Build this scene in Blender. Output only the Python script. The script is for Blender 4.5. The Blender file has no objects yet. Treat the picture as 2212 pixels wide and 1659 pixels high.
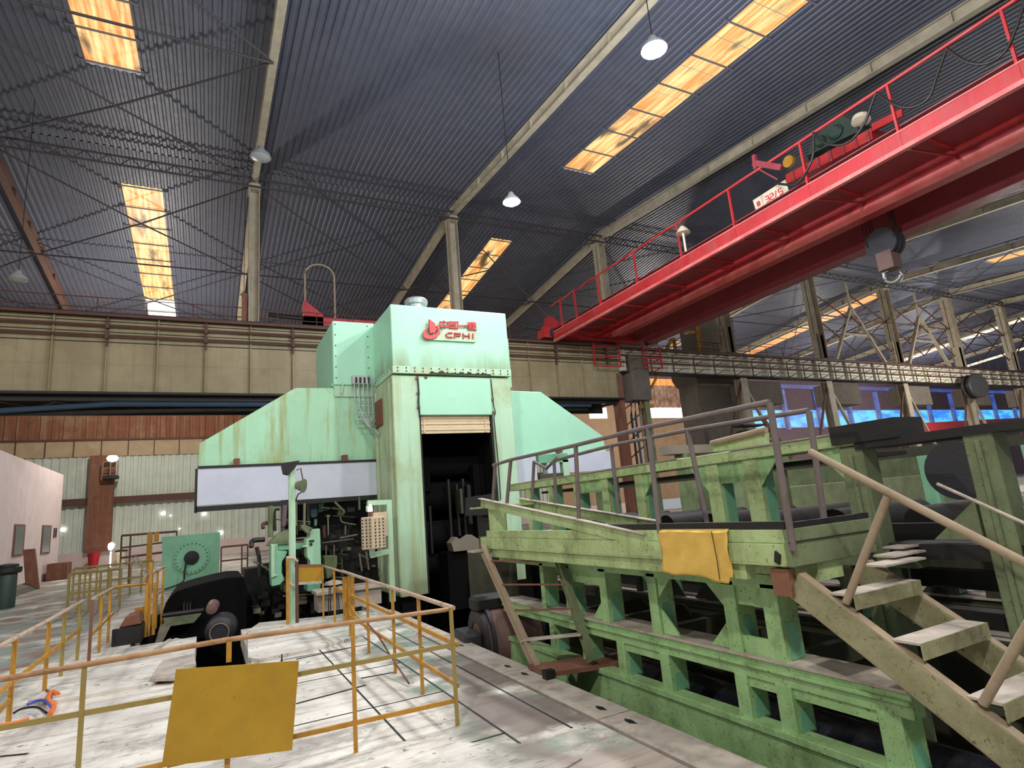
import bpy, bmesh, math, random
from mathutils import Vector, Matrix
random.seed(7)
S = bpy.context.scene
COL = S.collection
# ---------------------------------------------------------------- camera (solved from the hall's own vanishing points)
CR = Vector((0.885, -0.453, -0.084)); F = 1262.527
_y, _p, _r = 0.485096946, 0.205155921, -0.0845192082
fw = Vector((math.sin(_y)*math.cos(_p), math.cos(_y)*math.cos(_p), math.sin(_p)))
r0 = Vector((math.cos(_y), -math.sin(_y), 0)); u0 = r0.cross(fw)
CR = math.cos(_r)*r0 + math.sin(_r)*u0; CU = -math.sin(_r)*r0 + math.cos(_r)*u0
EYE = Vector((0, 0, 2.0))
cam = bpy.data.objects.new('camera', bpy.data.cameras.new('camera')); COL.objects.link(cam)
cam.data.sensor_width = 36; cam.data.lens = F/2212*36; cam.data.clip_end = 600; cam.data.clip_start = 0.05
cam.matrix_world = Matrix(((CR.x, CU.x, -fw.x, EYE.x), (CR.y, CU.y, -fw.y, EYE.y), (CR.z, CU.z, -fw.z, EYE.z), (0, 0, 0, 1)))
S.camera = cam
def ray(x, y): return fw*F + (x-1106)*CR - (y-829.5)*CU
# where a point seen in the photograph lies on a plane of the hall
def onX(x, y, X): d = ray(x, y); return EYE + d*(X/d.x)
def onY(x, y, Y): d = ray(x, y); return EYE + d*(Y/d.y)
def onZ(x, y, Z): d = ray(x, y); return EYE + d*((Z-2)/d.z)
# ---------------------------------------------------------------- materials
def lin(c):
    return tuple((v/255/12.92 if v/255 <= .04045 else ((v/255+.055)/1.055)**2.4) for v in c)+(1,)
def mat(name, col, col2=None, rough=.6, metal=0.0, scale=1.5, amt=.5, dirt=None, dscale=.6, damt=.35, streak=0, bump=.15, bscale=30, spots=None, spotamt=.04, spotscale=25, em=None, ems=0):
    m = bpy.data.materials.new(name); m.use_nodes = True; nt = m.node_tree; N = nt.nodes; L = nt.links
    b = N['Principled BSDF']; b.inputs['Roughness'].default_value = rough; b.inputs['Metallic'].default_value = metal
    g = N.new('ShaderNodeNewGeometry')
    def noise(sc, det=5, vec=None, rgh=.6):
        n = N.new('ShaderNodeTexNoise'); n.inputs['Scale'].default_value = sc; n.inputs['Detail'].default_value = det; n.inputs['Roughness'].default_value = rgh
        L.new(vec or g.outputs['Position'], n.inputs['Vector']); return n.outputs['Fac']
    def ramp(f, a, c):
        r = N.new('ShaderNodeMapRange'); r.inputs[1].default_value = a; r.inputs[2].default_value = c; L.new(f, r.inputs[0]); return r.outputs[0]
    def mix(f, a, c, k=1):
        x = N.new('ShaderNodeMix'); x.data_type = 'RGBA'
        if k != 1:
            q = N.new('ShaderNodeMath'); q.operation = 'MULTIPLY'; q.inputs[1].default_value = k; L.new(f, q.inputs[0]); f = q.outputs[0]
        L.new(f, x.inputs[0])
        for i, v in ((6, a), (7, c)):
            if isinstance(v, tuple): x.inputs[i].default_value = v
            else: L.new(v, x.inputs[i])
        return x.outputs[2]
    c = mix(ramp(noise(scale), .35, .65), lin(col), lin(col2 or [v*.82 for v in col]), amt)
    if streak:
        mp = N.new('ShaderNodeMapping'); mp.inputs['Scale'].default_value = (2.4, 2.4, .12); L.new(g.outputs['Position'], mp.inputs['Vector'])
        s = ramp(noise(1.6, 6, mp.outputs['Vector'], .7), .5, .68)
        c = mix(s, c, lin(dirt or (120, 110, 60)), streak)
    if dirt:
        c = mix(ramp(noise(dscale, 8, rgh=.75), .52, .72), c, lin(dirt), damt)
    if spots:
        c = mix(ramp(noise(spotscale, 3, rgh=.8), .68-spotamt, .7), c, lin(spots), .85)
    L.new(c, b.inputs['Base Color'])
    if bump:
        bp = N.new('ShaderNodeBump'); bp.inputs['Strength'].default_value = bump; bp.inputs['Distance'].default_value = .02
        L.new(noise(bscale, 4), bp.inputs['Height']); L.new(bp.outputs['Normal'], b.inputs['Normal'])
        rr = N.new('ShaderNodeMapRange'); rr.inputs[3].default_value = max(0, rough-.12); rr.inputs[4].default_value = min(1, rough+.15)
        L.new(noise(scale*3), rr.inputs[0]); L.new(rr.outputs[0], b.inputs['Roughness'])
    if em:
        b.inputs['Emission Color'].default_value = lin(em); b.inputs['Emission Strength'].default_value = ems
    return m
def glow(name, c1, c2, strength, sx=(3, .25, .25), lo=.4, hi=.62, dark=None, dlo=.6, dhi=.66):
    m = bpy.data.materials.new(name); m.use_nodes = True; nt = m.node_tree; N = nt.nodes; L = nt.links
    b = N['Principled BSDF']; b.inputs['Base Color'].default_value = (.2, .15, .08, 1); b.inputs['Roughness'].default_value = .5
    g = N.new('ShaderNodeNewGeometry'); mp = N.new('ShaderNodeMapping'); mp.inputs['Scale'].default_value = sx; L.new(g.outputs['Position'], mp.inputs['Vector'])
    n = N.new('ShaderNodeTexNoise'); n.inputs['Scale'].default_value = 1.2; n.inputs['Detail'].default_value = 4; L.new(mp.outputs[0], n.inputs['Vector'])
    r = N.new('ShaderNodeMapRange'); r.inputs[1].default_value = lo; r.inputs[2].default_value = hi; L.new(n.outputs['Fac'], r.inputs[0])
    x = N.new('ShaderNodeMix'); x.data_type = 'RGBA'; x.inputs[6].default_value = lin(c1); x.inputs[7].default_value = lin(c2); L.new(r.outputs[0], x.inputs[0])
    out = x.outputs[2]
    if dark:
        n2 = N.new('ShaderNodeTexNoise'); n2.inputs['Scale'].default_value = .9; n2.inputs['Detail'].default_value = 6
        mp2 = N.new('ShaderNodeMapping'); mp2.inputs['Scale'].default_value = (1.3, .35, 1); L.new(g.outputs['Position'], mp2.inputs['Vector']); L.new(mp2.outputs[0], n2.inputs['Vector'])
        r2 = N.new('ShaderNodeMapRange'); r2.inputs[1].default_value = dlo; r2.inputs[2].default_value = dhi; L.new(n2.outputs['Fac'], r2.inputs[0])
        x2 = N.new('ShaderNodeMix'); x2.data_type = 'RGBA'; L.new(out, x2.inputs[6]); x2.inputs[7].default_value = lin(dark); L.new(r2.outputs[0], x2.inputs[0]); out = x2.outputs[2]
    L.new(out, b.inputs['Emission Color']); b.inputs['Emission Strength'].default_value = strength
    return m
M = {}
M['roof'] = mat('roof_sheet', (82, 85, 98), (68, 71, 84), rough=.5, metal=.1, dirt=(104, 100, 100), dscale=.16, damt=.4, bump=.1)
M['rafter'] = mat('rafter_paint', (172, 160, 136), (126, 118, 104), rough=.6, dirt=(96, 76, 60), damt=.4)
M['brace'] = mat('brace_steel', (58, 54, 56), rough=.7)
M['purlin'] = mat('purlin_steel', (104, 104, 116), rough=.6)
M['rust_roof'] = mat('rafter_rust', (100, 72, 60), (80, 60, 52), rough=.8)
M['girder'] = mat('girder_paint', (164, 150, 116), (140, 126, 92), rough=.6, scale=.7, amt=.8, dirt=(128, 104, 72), dscale=.45, damt=.55, streak=.35, bump=.05)
M['girderr'] = mat('girder_paint_pale', (222, 220, 200), (206, 200, 176), rough=.6, scale=.7, amt=.8, dirt=(150, 112, 74), dscale=.45, damt=.4, bump=.05)
M['dusty'] = mat('dusty_steel', (140, 130, 112), rough=.85, dirt=(80, 70, 56))
M['darksteel'] = mat('dark_steel', (44, 42, 40), (30, 28, 28), rough=.55, metal=.3, dirt=(70, 60, 46), damt=.4)
M['black'] = mat('greasy_black', (24, 23, 22), (14, 14, 14), rough=.5, dirt=(52, 46, 36), damt=.4)
M['brown'] = mat('rail_brown', (96, 62, 52), rough=.7, dirt=(60, 44, 38))
M['browncol'] = mat('rusty_column', (128, 82, 64), (104, 64, 50), rough=.85, dirt=(160, 130, 100), dscale=1.1, damt=.4, streak=.3)
M['brownwall'] = mat('brown_sheet', (140, 88, 62), (112, 70, 50), rough=.8, dirt=(186, 170, 130), dscale=.35, damt=.4, streak=.35)
M['band'] = mat('concrete_band', (186, 164, 132), (166, 140, 110), rough=.9, dirt=(140, 90, 60), damt=.45)
M['greenwall'] = mat('pale_green_sheet', (208, 216, 204), (190, 198, 186), rough=.75, dirt=(146, 120, 90), dscale=.4, damt=.25, streak=.2)
M['tanwall'] = mat('tan_wall', (176, 146, 116), (154, 126, 100), rough=.9, dirt=(120, 96, 76), dscale=.4)
M['striped'] = mat('striped_sheet', (206, 180, 160), (150, 100, 80), rough=.85, scale=1.2, amt=.9, streak=.8, dirt=(130, 76, 56))
M['purplewall'] = mat('dim_brown_wall', (120, 98, 104), (100, 82, 90), rough=.85)
M['pinkwall'] = mat('limewashed_wall', (216, 196, 190), (198, 178, 172), rough=.9, dirt=(160, 124, 110), dscale=.5, damt=.4)
M['cabin'] = mat('cabin_plaster', (216, 200, 198), (196, 180, 178), rough=.9, dirt=(170, 148, 140), dscale=.3, damt=.45, streak=.2)
M['mint'] = mat('mint_paint', (186, 222, 188), (176, 208, 170), rough=.5, dirt=(160, 158, 96), dscale=.7, damt=.55, streak=.6, spots=(70, 66, 46), spotamt=.02, bump=.04)
M['mintside'] = mat('mint_paint_oily', (190, 208, 170), (176, 190, 146), rough=.5, dirt=(120, 104, 62), dscale=.7, damt=.6, streak=.8, spots=(70, 60, 40), spotamt=.03, bump=.04)
M['mintclean'] = mat('mint_paint_plain', (174, 228, 196), (164, 218, 184), rough=.5, dirt=(150, 170, 130), dscale=.8, damt=.2, bump=.04)
M['mintrust'] = mat('mint_paint_rusty', (172, 222, 184), (160, 208, 170), rough=.5, dirt=(156, 146, 62), dscale=.5, damt=.5, streak=1.0, spots=(70, 66, 46), spotamt=.02, bump=.04)
M['white'] = mat('white_sheet', (206, 210, 222), (188, 192, 204), rough=.45, dirt=(160, 162, 170), dscale=.8, damt=.3, bump=.05)
M['green'] = mat('olive_green_paint', (186, 206, 146), (162, 182, 122), rough=.55, scale=3, amt=.9, dirt=(98, 94, 60), dscale=1.6, damt=.75, streak=.35, spots=(44, 44, 30), spotamt=.09, spotscale=26, bump=.25)
M['stairgreen'] = mat('dusty_olive_paint', (158, 156, 118), (134, 130, 94), rough=.7, scale=3, amt=.9, dirt=(96, 86, 62), dscale=1.6, damt=.75, spots=(50, 46, 34), spotamt=.09, spotscale=26, bump=.25)
M['greenb'] = mat('bright_green_paint', (166, 204, 142), (140, 178, 116), rough=.5, scale=3, amt=.9, dirt=(92, 98, 62), dscale=1.8, damt=.75, streak=.3, spots=(40, 44, 30), spotamt=.09, spotscale=26, bump=.25)
M['greend'] = mat('grimy_green_paint', (124, 136, 98), (92, 100, 70), rough=.65, scale=2, amt=.8, dirt=(56, 52, 36), dscale=1.4, damt=.7, spots=(34, 34, 24), spotamt=.06, spotscale=30, bump=.2)
M['teal'] = mat('teal_green_paint', (120, 178, 142), (100, 156, 124), rough=.5, dirt=(60, 80, 60), damt=.4)
M['dust'] = mat('settled_dust', (190, 178, 164), (156, 144, 132), rough=.95, scale=4, amt=.8, dirt=(118, 104, 92), dscale=2, damt=.5, bump=.2)
M['frontpipe'] = mat('rust_brown_pipe', (186, 146, 104), (150, 108, 66), rough=.6, scale=7, amt=.9, dirt=(110, 70, 40), dscale=3, damt=.8)
M['inner'] = mat('grimy_shaded_steel', (76, 76, 58), (50, 50, 38), rough=.6, dirt=(36, 32, 26), dscale=1.2, damt=.7)  # dark tone paints shade onto frames inside the roller table; blotches are grime
M['void'] = mat('shade_black', (14, 13, 12), (8, 8, 8), rough=.95, bump=0); M['void'].node_tree.nodes['Principled BSDF'].inputs['Specular IOR Level'].default_value = .15  # near-black puts the mill opening's shade into colour; also the gear cover's own black
M['mintdull'] = mat('mint_paint_dull', (140, 198, 160), (122, 178, 142), rough=.5, dirt=(96, 112, 84), dscale=.6, damt=.5)
M['yellow'] = mat('yellow_rail_paint', (190, 138, 46), (156, 108, 32), rough=.55, scale=5, dirt=(110, 74, 40), dscale=2.5, damt=.6, spots=(70, 46, 30), spotamt=.05)
M['yellowdull'] = mat('worn_yellow_paint', (158, 138, 74), (130, 110, 56), rough=.6, dirt=(96, 84, 50), dscale=2, damt=.5)
M['yellowplate'] = mat('ochre_plate', (176, 138, 26), (154, 118, 18), rough=.5, scale=3, amt=.7, dirt=(196, 116, 30), dscale=1.4, damt=.45, spots=(130, 100, 20), spotamt=.03, bump=.06)
M['handrail'] = mat('worn_pipe', (196, 172, 150), (150, 120, 96), rough=.6, scale=6, dirt=(110, 74, 50), dscale=3, damt=.6)
M['greypipe'] = mat('dusty_grey_pipe', (120, 108, 104), (96, 84, 80), rough=.75, scale=4, dirt=(84, 64, 50), dscale=3, damt=.5)
M['pipetan'] = mat('dusty_tan_pipe', (164, 146, 120), (134, 116, 94), rough=.75, scale=4, dirt=(96, 82, 60), dscale=2.5, damt=.55)
M['cloth'] = mat('ochre_cloth', (222, 184, 92), (204, 162, 72), rough=.95, scale=6, amt=.6, dirt=(190, 146, 56), dscale=2, damt=.4, bump=.5, bscale=14)
M['red'] = mat('crane_red', (184, 40, 42), (150, 28, 34), rough=.5, scale=.8, dirt=(150, 84, 78), dscale=.5, damt=.5, streak=.3, bump=.06)
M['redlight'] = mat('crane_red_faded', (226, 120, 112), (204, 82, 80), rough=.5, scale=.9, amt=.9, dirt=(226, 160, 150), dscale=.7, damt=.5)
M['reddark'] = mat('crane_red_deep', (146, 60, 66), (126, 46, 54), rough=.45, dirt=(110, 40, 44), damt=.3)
M['cream'] = mat('cream_plate', (226, 214, 186), rough=.6, dirt=(170, 150, 120))
M['redpaint'] = mat('red_letter_paint', (222, 70, 74), (206, 54, 58), rough=.5)
M['concrete'] = mat('dark_concrete', (112, 102, 92), (90, 82, 74), rough=.9, dirt=(70, 62, 56), dscale=.8, damt=.5)
M['motor'] = mat('motor_paint', (122, 92, 84), (96, 72, 66), rough=.6, dirt=(70, 58, 40), dscale=1.2, damt=.5)
M['motordark'] = mat('motor_dark', (58, 56, 60), rough=.5, metal=.2, dirt=(80, 66, 50))
M['glassdark'] = mat('dusty_window_glass', (72, 84, 80), (92, 100, 104), rough=.3, scale=.4, bump=0)
M['rollers'] = mat('ground_steel', (150, 146, 142), rough=.35, metal=.7, dirt=(70, 60, 50))
M['glossdark'] = mat('oily_sheet', (54, 54, 62), (40, 40, 48), rough=.25, metal=.3, dirt=(120, 118, 130), dscale=2, damt=.4)
M['blue'] = mat('blue_pipe', (48, 70, 90), rough=.6, dirt=(70, 66, 60))
M['orange'] = mat('orange_cloth', (232, 122, 56), rough=.9)
M['bluecloth'] = mat('blue_strap', (70, 90, 190), rough=.8)
M['redbin'] = mat('red_bin', (186, 30, 44), rough=.5)
M['bollard'] = mat('dark_green_bollard', (44, 62, 54), rough=.5, dirt=(80, 70, 56))
M['creambox'] = mat('cream_control_box', (216, 196, 164), (200, 178, 148), rough=.6, dirt=(150, 120, 90))
M['shutter'] = mat('cream_shutter', (222, 202, 164), (204, 180, 140), rough=.6, dirt=(150, 120, 80), dscale=1.5, damt=.5)
M['lampmetal'] = mat('lamp_housing', (176, 180, 178), rough=.4, metal=.4)
M['sky'] = glow('skylight_sheet', (226, 142, 62), (255, 222, 150), 1.15, sx=(4.5, .3, .3), dark=(60, 36, 16), dlo=.56, dhi=.66)
M['skybright'] = glow('skylight_sheet_clean', (250, 196, 110), (255, 240, 206), 2.8, sx=(.9, .3, .3))
M['skywhite'] = glow('broken_skylight', (255, 236, 200), (255, 255, 250), 5)
M['skyorange'] = glow('skylight_sheet_orange', (226, 130, 50), (250, 176, 100), 1.1)
M['skyfar'] = glow('skylight_sheet_far', (255, 222, 160), (255, 244, 214), 1.8)
M['day'] = glow('daylight_opening', (255, 248, 244), (255, 255, 255), 4)
M['bluewin'] = glow('blue_film_window', (20, 125, 250), (80, 205, 255), 1.15, sx=(.25, .25, .8), lo=.4, hi=.6)
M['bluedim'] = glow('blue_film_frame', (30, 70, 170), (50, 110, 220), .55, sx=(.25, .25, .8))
M['lampon'] = glow('lit_lamp', (255, 255, 255), (255, 255, 255), 40)
M['beacon'] = glow('lit_beacon', (255, 250, 245), (255, 255, 255), 3)
M['warm'] = glow('warm_flame_lamp', (255, 190, 110), (255, 250, 240), 8)
# ---------------------------------------------------------------- mesh builder
ORI = {}
class MB:
    def __init__(s): s.v = []; s.f = []
    def add(s, v, f):
        n = len(s.v); s.v += [tuple(p) for p in v]; s.f += [tuple(i+n for i in q) for q in f]; return s
    def box(s, x0, y0, z0, x1, y1, z1):
        v = [(x, y, z) for z in (z0, z1) for y in (y0, y1) for x in (x0, x1)]
        return s.add(v, [(0, 2, 3, 1), (4, 5, 7, 6), (0, 1, 5, 4), (2, 6, 7, 3), (0, 4, 6, 2), (1, 3, 7, 5)])
    def bar(s, p, q, w, h, up=(0, 0, 1), o=(0, 0)):
        p = Vector(p); q = Vector(q); d = (q-p).normalized(); up = Vector(up)
        if abs(d.dot(up)) > .99: up = Vector((0, 1, 0))
        a = d.cross(up).normalized(); b = a.cross(d).normalized(); c = a*o[0]+b*o[1]
        v = [e+c+a*(i*w/2)+b*(j*h/2) for e in (p, q) for i, j in ((-1, -1), (1, -1), (1, 1), (-1, 1))]
        return s.add(v, [(3, 2, 1, 0), (4, 5, 6, 7), (0, 1, 5, 4), (1, 2, 6, 5), (2, 3, 7, 6), (3, 0, 4, 7)])
    def ibeam(s, p, q, h, w, t=.02, up=(0, 0, 1)):
        s.bar(p, q, t, h, up); s.bar(p, q, w, t, up, (0, h/2)); return s.bar(p, q, w, t, up, (0, -h/2))
    def tube(s, pts, r, n=10):
        pts = [Vector(p) for p in pts]; rings = []
        for i, p in enumerate(pts):
            a = pts[max(0, i-1)]; b = pts[min(len(pts)-1, i+1)]; d = (b-a).normalized()
            up = Vector((0, 0, 1)) if abs(d.z) < .95 else Vector((1, 0, 0))
            x = d.cross(up).normalized(); y = d.cross(x).normalized()
            rings.append([p+x*(r*math.cos(2*math.pi*k/n))+y*(r*math.sin(2*math.pi*k/n)) for k in range(n)])
        v = [c for g in rings for c in g]; f = []
        for i in range(len(pts)-1):
            for k in range(n): f.append((i*n+k, i*n+(k+1) % n, (i+1)*n+(k+1) % n, (i+1)*n+k))
        f.append(tuple(range(n))); f.append(tuple(range((len(pts)-1)*n, len(pts)*n))[::-1])
        return s.add(v, f)
    def lathe(s, prof, o, d=(0, 0, 1), n=24):
        o = Vector(o); d = Vector(d).normalized(); up = Vector((0, 0, 1)) if abs(d.z) < .95 else Vector((1, 0, 0))
        x = d.cross(up).normalized(); y = d.cross(x).normalized(); v = []; f = []
        for r, t in prof:
            for k in range(n): v.append(o+d*t+x*(r*math.cos(2*math.pi*k/n))+y*(r*math.sin(2*math.pi*k/n)))
        for i in range(len(prof)-1):
            for k in range(n): f.append((i*n+k, i*n+(k+1) % n, (i+1)*n+(k+1) % n, (i+1)*n+k))
        if prof[0] != prof[-1]: f.append(tuple(range(n))); f.append(tuple(range((len(prof)-1)*n, len(prof)*n))[::-1])
        return s.add(v, f)
    def cyl(s, p, q, r, n=20): 
        p = Vector(p); q = Vector(q); return s.lathe([(r, 0), (r, (q-p).length)], p, q-p, n)
    def prism(s, pts, ax, a, b):
        def P(u, w, t): return (t, u, w) if ax == 'x' else ((u, t, w) if ax == 'y' else (u, w, t))
        n = len(pts); v = [P(u, w, a) for u, w in pts]+[P(u, w, b) for u, w in pts]
        return s.add(v, [tuple(range(n))[::-1], tuple(range(n, 2*n))]+[(i, (i+1) % n, n+(i+1) % n, n+i) for i in range(n)])
    def build(s, name, m, parent=None, smooth=False, bevel=0, o=None):
        if not s.v: return None
        if parent is not None: org = ORI[parent.name]
        elif o is not None: org = Vector(o)
        else:
            xs, ys, zs = zip(*s.v); org = Vector(((min(xs)+max(xs))/2, (min(ys)+max(ys))/2, min(zs)))
        me = bpy.data.meshes.new(name); me.from_pydata([tuple(Vector(p)-org) for p in s.v], [], s.f)
        bm = bmesh.new(); bm.from_mesh(me); bmesh.ops.recalc_face_normals(bm, faces=bm.faces); bm.to_mesh(me); bm.free()
        me.materials.append(M[m] if isinstance(m, str) else m)
        ob = bpy.data.objects.new(name, me); COL.objects.link(ob)
        if parent is not None: ob.parent = parent
        else: ob.location = org
        ORI[ob.name] = org
        if smooth:
            for p in me.polygons: p.use_smooth = True
            try: me.set_sharp_from_angle(angle=math.radians(38))
            except Exception: pass
        if bevel:
            md = ob.modifiers.new('bevel', 'BEVEL'); md.width = bevel; md.segments = 1; md.limit_method = 'ANGLE'
        return ob
def tag(o, label, cat, group=None, kind=None):
    if label: o['label'] = label
    if cat: o['category'] = cat
    if group: o['group'] = group
    if kind: o['kind'] = kind
    return o
def thing(name, label, cat, loc, group=None):
    o = bpy.data.objects.new(name, None); COL.objects.link(o); o.location = loc; o.empty_display_size = .3
    ORI[o.name] = Vector(loc); return tag(o, label, cat, group)
def struct(o, label=None, cat=None):
    o['kind'] = 'structure'
    if label: o['label'] = label
    if cat: o['category'] = cat
    return o
def dup(src, dx, label, group=None):
    c = src.copy(); COL.objects.link(c); c.location = src.location+Vector(dx); c['label'] = label
    if group: c['group'] = group
    ORI[c.name] = ORI[src.name]+Vector(dx)
    for ch in list(src.children):
        k = ch.copy(); COL.objects.link(k); k.parent = c; ORI[k.name] = ORI[c.name]
        for g in list(ch.children):
            q = g.copy(); COL.objects.link(q); q.parent = k; ORI[q.name] = ORI[c.name]
    return c

def soot(base, name, z0, z1, x0=None):
    m = M[base].copy(); m.name = name; nt = m.node_tree; N = nt.nodes; L = nt.links; b = N['Principled BSDF']; src = b.inputs['Base Color'].links[0].from_socket
    g = N.new('ShaderNodeNewGeometry'); s = N.new('ShaderNodeSeparateXYZ'); L.new(g.outputs['Position'], s.inputs[0])
    mp = N.new('ShaderNodeMapping'); mp.inputs['Scale'].default_value = (1.6, 1.6, .35); L.new(g.outputs['Position'], mp.inputs['Vector'])
    n = N.new('ShaderNodeTexNoise'); n.inputs['Scale'].default_value = 1.5; n.inputs['Detail'].default_value = 7; L.new(mp.outputs[0], n.inputs['Vector'])
    r = N.new('ShaderNodeMapRange'); r.inputs[1].default_value = z1; r.inputs[2].default_value = z0; L.new(s.outputs['Z'], r.inputs[0])
    q = N.new('ShaderNodeMath'); q.operation = 'MULTIPLY'; L.new(r.outputs[0], q.inputs[0]); L.new(n.outputs['Fac'], q.inputs[1])
    r2 = N.new('ShaderNodeMapRange'); r2.inputs[1].default_value = .18; r2.inputs[2].default_value = .6; r2.inputs[4].default_value = .85; L.new(q.outputs[0], r2.inputs[0])
    x = N.new('ShaderNodeMix'); x.data_type = 'RGBA'; L.new(r2.outputs[0], x.inputs[0]); L.new(src, x.inputs[6]); x.inputs[7].default_value = lin((134, 136, 96)); L.new(x.outputs[2], b.inputs['Base Color'])
    M[name] = m
soot('mintclean', 'mint_paint_sooted', 5.85, 7.0)
soot('mint', 'mint_paint_foot_grime', -.1, 2.6)
# ================================================================ SETTING
RY, RZ = 30.5, 20.5
def roofz(y): return RZ-.08*(RY-y) if y < RY else RZ-.1*(y-RY)
WY = 58.0
X0, X1, Y0 = -42, 150, -8
skn = [(-4.55, -2.75, 14, 24.1, 'sky'), (17.0, 18.9, 4, 24.1, 'sky'), (61.4, 63.2, 14, 24.1, 'skyorange')]
skf = [(-4.45, -2.6, 33.4, 54, 'sky'), (17.0, 18.6, 33.4, 54, 'sky'), (60.2, 62.0, 33.0, 54, 'skyorange'), (92.2, 94.0, 33.4, 52, 'skyfar'), (111.4, 113.4, 36, 52, 'skyfar')]
def corr(mb, x0, x1, ya, yb, pitch=.3, d=.045):
    n = max(1, round((x1-x0)/pitch)); p = (x1-x0)/n; prof = []
    for i in range(n): prof += [(x0+i*p, 0), (x0+(i+.3)*p, 0), (x0+(i+.45)*p, -d), (x0+(i+.85)*p, -d)]
    prof.append((x1, 0)); k = len(prof)
    v = [(x, y, roofz(y)+z) for y in (ya, yb) for x, z in prof]
    mb.add(v, [(i, i+1, k+i+1, k+i) for i in range(k-1)])
for (ya, yb, sks, nm) in ((Y0, RY, skn, 'near'), (RY, WY+.3, skf, 'far')):
    mb = MB(); x = X0
    for (a, b, s0, s1, m) in sorted(sks):
        corr(mb, x, a, ya, yb)
        if s0 > ya: corr(mb, a, b, ya, s0)
        if s1 < yb: corr(mb, a, b, s1, yb)
        x = b
    corr(mb, x, X1, ya, yb)
    if nm == 'near': mb.add([(X0, RY-.4, roofz(RY-.4)+.02), (X1, RY-.4, roofz(RY-.4)+.02), (X1, RY, RZ+.05), (X0, RY, RZ+.05), (X0, RY+.4, roofz(RY+.4)+.02), (X1, RY+.4, roofz(RY+.4)+.02)], [(0, 1, 2, 3), (3, 2, 5, 4)])
    # a weather skin above keeps the sheets thick
    n = len(mb.v)
    struct(mb.build('ceiling', 'roof', o=(0, 0, 0)))
wn = 1
for (a, b, s0, s1, m) in skn+skf:
    if s0 == 33.4 and a < 0: s1 = 47.2
    pn = int((s1-s0)/1.9); 
    mb = MB(); mw = MB()
    for i in range(pn+1):
        y0 = s0+i*(s1-s0)/(pn+1); y1 = s0+(i+1)*(s1-s0)/(pn+1)-.05
        mb.add([(a, y0, roofz(y0)), (b, y0, roofz(y0)), (b, y1, roofz(y1)), (a, y1, roofz(y1)), (a, y0, roofz(y0)+.03), (b, y0, roofz(y0)+.03), (b, y1, roofz(y1)+.03), (a, y1, roofz(y1)+.03)], [(0, 1, 2, 3), (4, 7, 6, 5), (0, 4, 5, 1), (1, 5, 6, 2), (2, 6, 7, 3), (3, 7, 4, 0)])
    w = struct(mb.build('window_%d' % wn, m)); wn += 1
# broken bright panes at the wall end of the left strip
mb = MB(); mb.box(-4.4, 47.3, roofz(47.3)-.02, -2.6, 53.5, roofz(47.3)+.0)
mb = MB(); mb.add([(-4.4, 47.3, roofz(47.3)), (-2.6, 47.3, roofz(47.3)), (-2.6, 54, roofz(54)), (-4.4, 54, roofz(54)), (-4.4, 47.3, roofz(47.3)+.1), (-2.6, 47.3, roofz(47.3)+.1), (-2.6, 54, roofz(54)+.1), (-4.4, 54, roofz(54)+.1)], [(0, 1, 2, 3), (4, 7, 6, 5), (0, 4, 5, 1), (1, 5, 6, 2), (2, 6, 7, 3), (3, 7, 4, 0)])
struct(mb.build('window_%d' % wn, 'skywhite')); wn += 1
# purlins (one trim), rafters, bracing
mb = MB(); y = Y0+1
while y < WY:
    for (a, b, s0, s1, m) in skn+skf:
        if s0 < y < s1: mb.bar((a-.3, y, roofz(y)-.06), (b+.3, y, roofz(y)-.06), .05, .06)
    y += 1.93
struct(mb.build('trim_1', 'purlin'))
CX = [-20.2, -9.2, 1.8, 13.0, 24.1, 35.3, 46.4, 57.5, 68.5, 79.7, 88.6, 102.2]
tn = 2
for i, cx in enumerate(CX):
    mb = MB()
    for ya, yb in ((Y0, RY), (RY, WY)):
        p = (cx, ya, roofz(ya)-.5); q = (cx, yb, roofz(yb)-.5)
        mb.ibeam(p, q, .5, .3, .04)
        L = int((yb-ya)/3)
        for k in range(L):
            yy = ya+k*3+1.4; mb.box(cx-.15, yy, roofz(yy)-.74, cx+.15, yy+.04, roofz(yy)-.26)
    struct(mb.build('trim_%d' % tn, 'rust_roof' if cx < 1 else 'rafter')); tn += 1
mb = MB()
def br(p, q, r=.05): mb.tube([p, q], r, 6)
for i in range(len(CX)-1):
    a, b = CX[i], CX[i+1]
    for (ya, yb) in ((11, 20.3), (20.3, 30.3), (30.7, 40.5), (40.5, 50.5)):
        if i in (0, 1, 7) or ya > 30:
            m_ = ((a+b)/2, (ya+yb)/2, roofz((ya+yb)/2)-.9)
            for (x_, y_) in ((a, ya), (b, ya), (a, yb), (b, yb)): br((x_, y_, roofz(y_)-.75), m_, .045)
    for y_ in ((20.3, 40.5, 50.5) if i < 2 else (40.5, 50.5)): br((a, y_, roofz(y_)-.8), (b, y_, roofz(y_)-.8), .05)
    for dz in (.55, 1.0): mb.bar((a, 30.4, roofz(30.4)-dz), (b, 30.4, roofz(30.4)-dz), .09, .09)
    for k in range(12):
        x_ = a+(b-a)*k/12; mb.bar((x_, 30.4, roofz(30.4)-.55), (x_+(b-a)/24, 30.4, roofz(30.4)-1.), .04, .04); mb.bar((x_+(b-a)/24, 30.4, roofz(30.4)-1.), (x_+(b-a)/12, 30.4, roofz(30.4)-.55), .04, .04)
struct(mb.build('trim_%d' % tn, 'brace')); tn += 1
mb = MB()
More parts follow.
